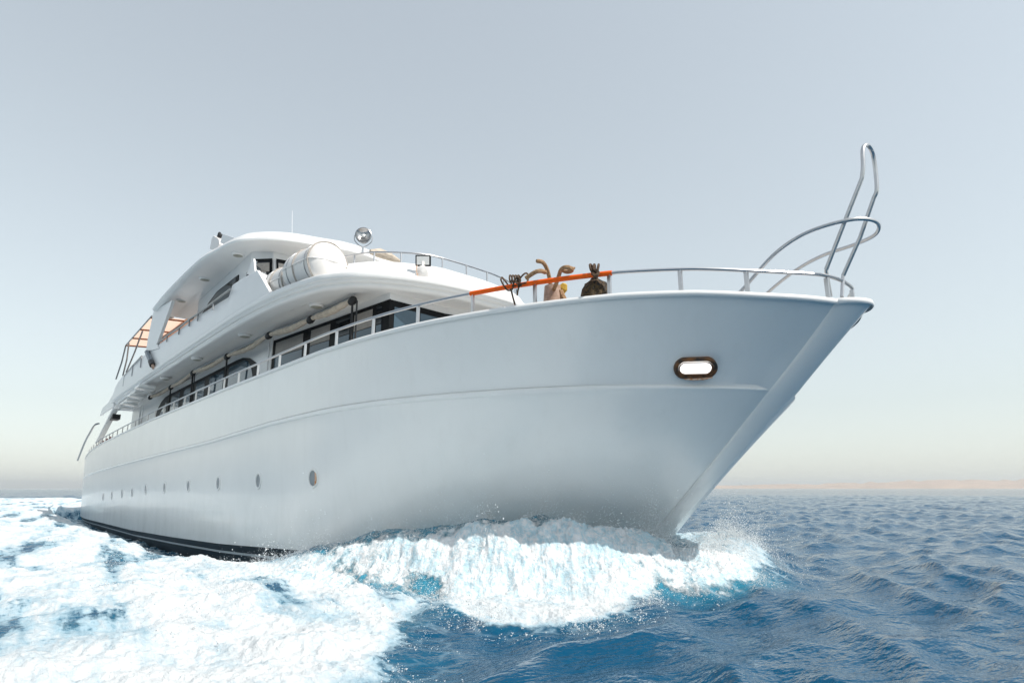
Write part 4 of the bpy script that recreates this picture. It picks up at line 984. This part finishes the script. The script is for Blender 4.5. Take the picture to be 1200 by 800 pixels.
# ------------------------------------------------------------------ spray: droplets thrown up along the bow wave and the foam edges
sm = bpy.data.materials.new('spray_white'); sm.use_nodes = True; sb2 = sm.node_tree.nodes['Principled BSDF']
sb2.inputs['Base Color'].default_value = (.94, .955, .96, 1); sb2.inputs['Roughness'].default_value = .35
tl_ = sm.node_tree.nodes.new('ShaderNodeBsdfTranslucent'); tl_.inputs[0].default_value = (.95, .97, .98, 1); mxs = sm.node_tree.nodes.new('ShaderNodeMixShader'); mxs.inputs[0].default_value = .45
sm.node_tree.links.new(sb2.outputs[0], mxs.inputs[1]); sm.node_tree.links.new(tl_.outputs[0], mxs.inputs[2]); sm.node_tree.links.new(mxs.outputs[0], sm.node_tree.nodes['Material Output'].inputs[0])
OCT = np.array([(1, 1, 1), (-1, -1, 1), (-1, 1, -1), (1, -1, -1)], float)*.8
OF = np.array([(0, 1, 2), (0, 3, 1), (0, 2, 3), (1, 3, 2)])
def droplets(P, R, name):
    n = len(P); st = 1+.8*rng.random((n, 1, 3))*(rng.random((n, 1, 1)) < .4)
    V_ = (P[:, None, :]+OCT[None]*R[:, None, None]*st).reshape(-1, 3)
    F_ = (OF[None]+(np.arange(n)*4)[:, None, None]).reshape(-1, 3)
    me_ = fast_mesh(name, V_, F_); me_.materials.append(sm)
    o = bpy.data.objects.new(name, me_); COL.objects.link(o); return o
def surf(x, y):
    dx, dy, h_, fo = sea_surface(x, y, np.full(x.shape, .01))[:4]; return x+dx, y+dy, h_, fo
def emit(n, xr, yr, wfun, hscale, rlo, rhi, clump=3.0):
    x = rng.uniform(*xr, n); y = rng.uniform(*yr, n); w = wfun(x, y)
    cl = sstep(-.1, .5, fbm(x*clump, y*clump, x*0+9, 3, 91)); k = rng.random(n) < w*cl
    x, y, w, cl = x[k], y[k], w[k], cl[k]
    X, Y, Hh, fo = surf(x, y)
    hh = rng.exponential(1, len(x))*hscale(x, y)*(.3+cl)
    # jets: direction of throw outwards from the hull
    P = np.stack([X+rng.normal(0, .02, len(x))+hh*.25, Y-np.where(Y < YC, 1, -1)*hh*.3, Hh+hh], 1)
    R = rlo*(rhi/rlo)**(rng.random(len(x))**3.2)
    return P, R
def edge_w(poly, wd, fold=True):
    def f(x, y):
        yy = YC-np.abs(y-YC) if fold else y
        s_ = sdpoly(x, yy, poly)+fbm(x*.9, yy*.9, x*0, 3, 3)*.2
        return np.exp(-(s_/wd)**2)
    return f
def in_w(poly):
    return lambda x, y: sstep(-.1, .3, sdpoly(x, YC-np.abs(y-YC), poly))*.7
parts_ = []
S_ = lambda x, y: y < YC
# breaking face and toe of the bow wave
parts_.append(emit(420000, (-11.5, -3.5), (3.0, 7.6), lambda x, y: np.maximum(edge_w(BOWP, .22)(x, y), .75*in_w(BOWP)(x, y))*(1-.4*sstep(-9, -11, x)), lambda x, y: .045+.03*sstep(-8, -5.5, x), .0014, .0068))
def crest(x, y):
    yd = YC-np.abs(y-YC); d, xn = hull_dist(x, yd); return np.exp(-((d-1.15)/.45)**2)*sstep(-12.8, -10.5, x)*(d > .3)*S_(x, y)
parts_.append(emit(300000, (-13, -4), (3.2, 7.6), crest, lambda x, y: .13*sstep(-12, -8, x)+.035, .0014, .0070, 2.4))
# veil round the stem
def veil(x, y): return np.exp(-((x+5.0)/.55)**2-((YC-np.abs(y-YC)-6.9)/.75)**2)
parts_.append(emit(420000, (-6.5, -3.6), (5.2, 9.6), veil, lambda x, y: .15+0*x, .0013, .0055, 1.6))
# fan thrown to port, in the sun
def fan(x, y):
    v = y-YC; xc_ = -4.9-.42*v; return np.exp(-((x-xc_)/(.28+.08*v))**2)*sstep(3.0, 2.4, v)*(v > -.3)
parts_.append(emit(520000, (-8, -4), (7.1, 10.7), fan, lambda x, y: .02+.20*np.clip(1-(y-YC)/2.9, 0, 1)**.8, .0014, .0075, 1.8))
parts_.append(emit(60000, (-7, -2.6), (.6, 4.4), edge_w(WAKE, .16, False), lambda x, y: .03+0*x, .0014, .006))
parts_.append(emit(50000, (-16, -5), (1.0, 4.3), lambda x, y: .35*sstep(0, .5, sdpoly(x, y, WAKE)), lambda x, y: .03+0*x, .002, .009, 1.6))
parts_.append(emit(9000, (-14, -9), (3.2, 4.3), lambda x, y: 1+0*x, lambda x, y: .12+0*x, .003, .011, 1.2))
P = np.concatenate([p_[0] for p_ in parts_]); R = np.concatenate([p_[1] for p_ in parts_])
spr = droplets(P, R, 'spray'); spr['kind'] = 'stuff'
setp(spr, 'white spray and droplets thrown up by the bow', 'spray')

# ------------------------------------------------------------------ far shore and the hazy air
m = MB(); rows = []
shore = mat('pale_desert_rock', (.50, .37, .28), .9, var=.2, scale=.004)
for j, (dist, hh) in enumerate([(7000, 0), (7200, .35), (7600, .8), (8200, 1), (8800, .2)]):
    row = []
    for i in range(161):
        a = va-math.radians(48)+math.radians(34)*i/160      # from the right edge towards the stem
        t = i/160
        env = max(0, 1-t)**.8
        z = hh*(14+135*env*(.75+.45*mnoise.noise(Vector((i*.09, j*.3, 0)))+.25*mnoise.noise(Vector((i*.33, j, 4)))))*(1 if t < .98 else 0)
        row.append((dist*math.cos(a), dist*math.sin(a), max(z, 0)-(3 if j in (0, 4) else 0)))
    rows.append(row)
m.grid(rows); hl = m.build('hills', shore, None, angle=60); hl['kind'] = 'structure'
hz = MB(); hz.box((0, 0, 80), (46000, 46000, 170)); hz_o = hz.build('haze', shore, None, smooth=False); hz_o['kind'] = 'stuff'
hm = bpy.data.materials.new('hazy_air'); hm.use_nodes = True; hnt = hm.node_tree; hnt.nodes.clear()
ho = hnt.nodes.new('ShaderNodeOutputMaterial'); pv = hnt.nodes.new('ShaderNodeVolumePrincipled')
pv.inputs['Color'].default_value = (.95, .98, 1, 1); pv.inputs['Density'].default_value = 1.0e-4; pv.inputs['Anisotropy'].default_value = .2
hnt.links.new(pv.outputs[0], ho.inputs['Volume']); hz_o.data.materials.clear(); hz_o.data.materials.append(hm)
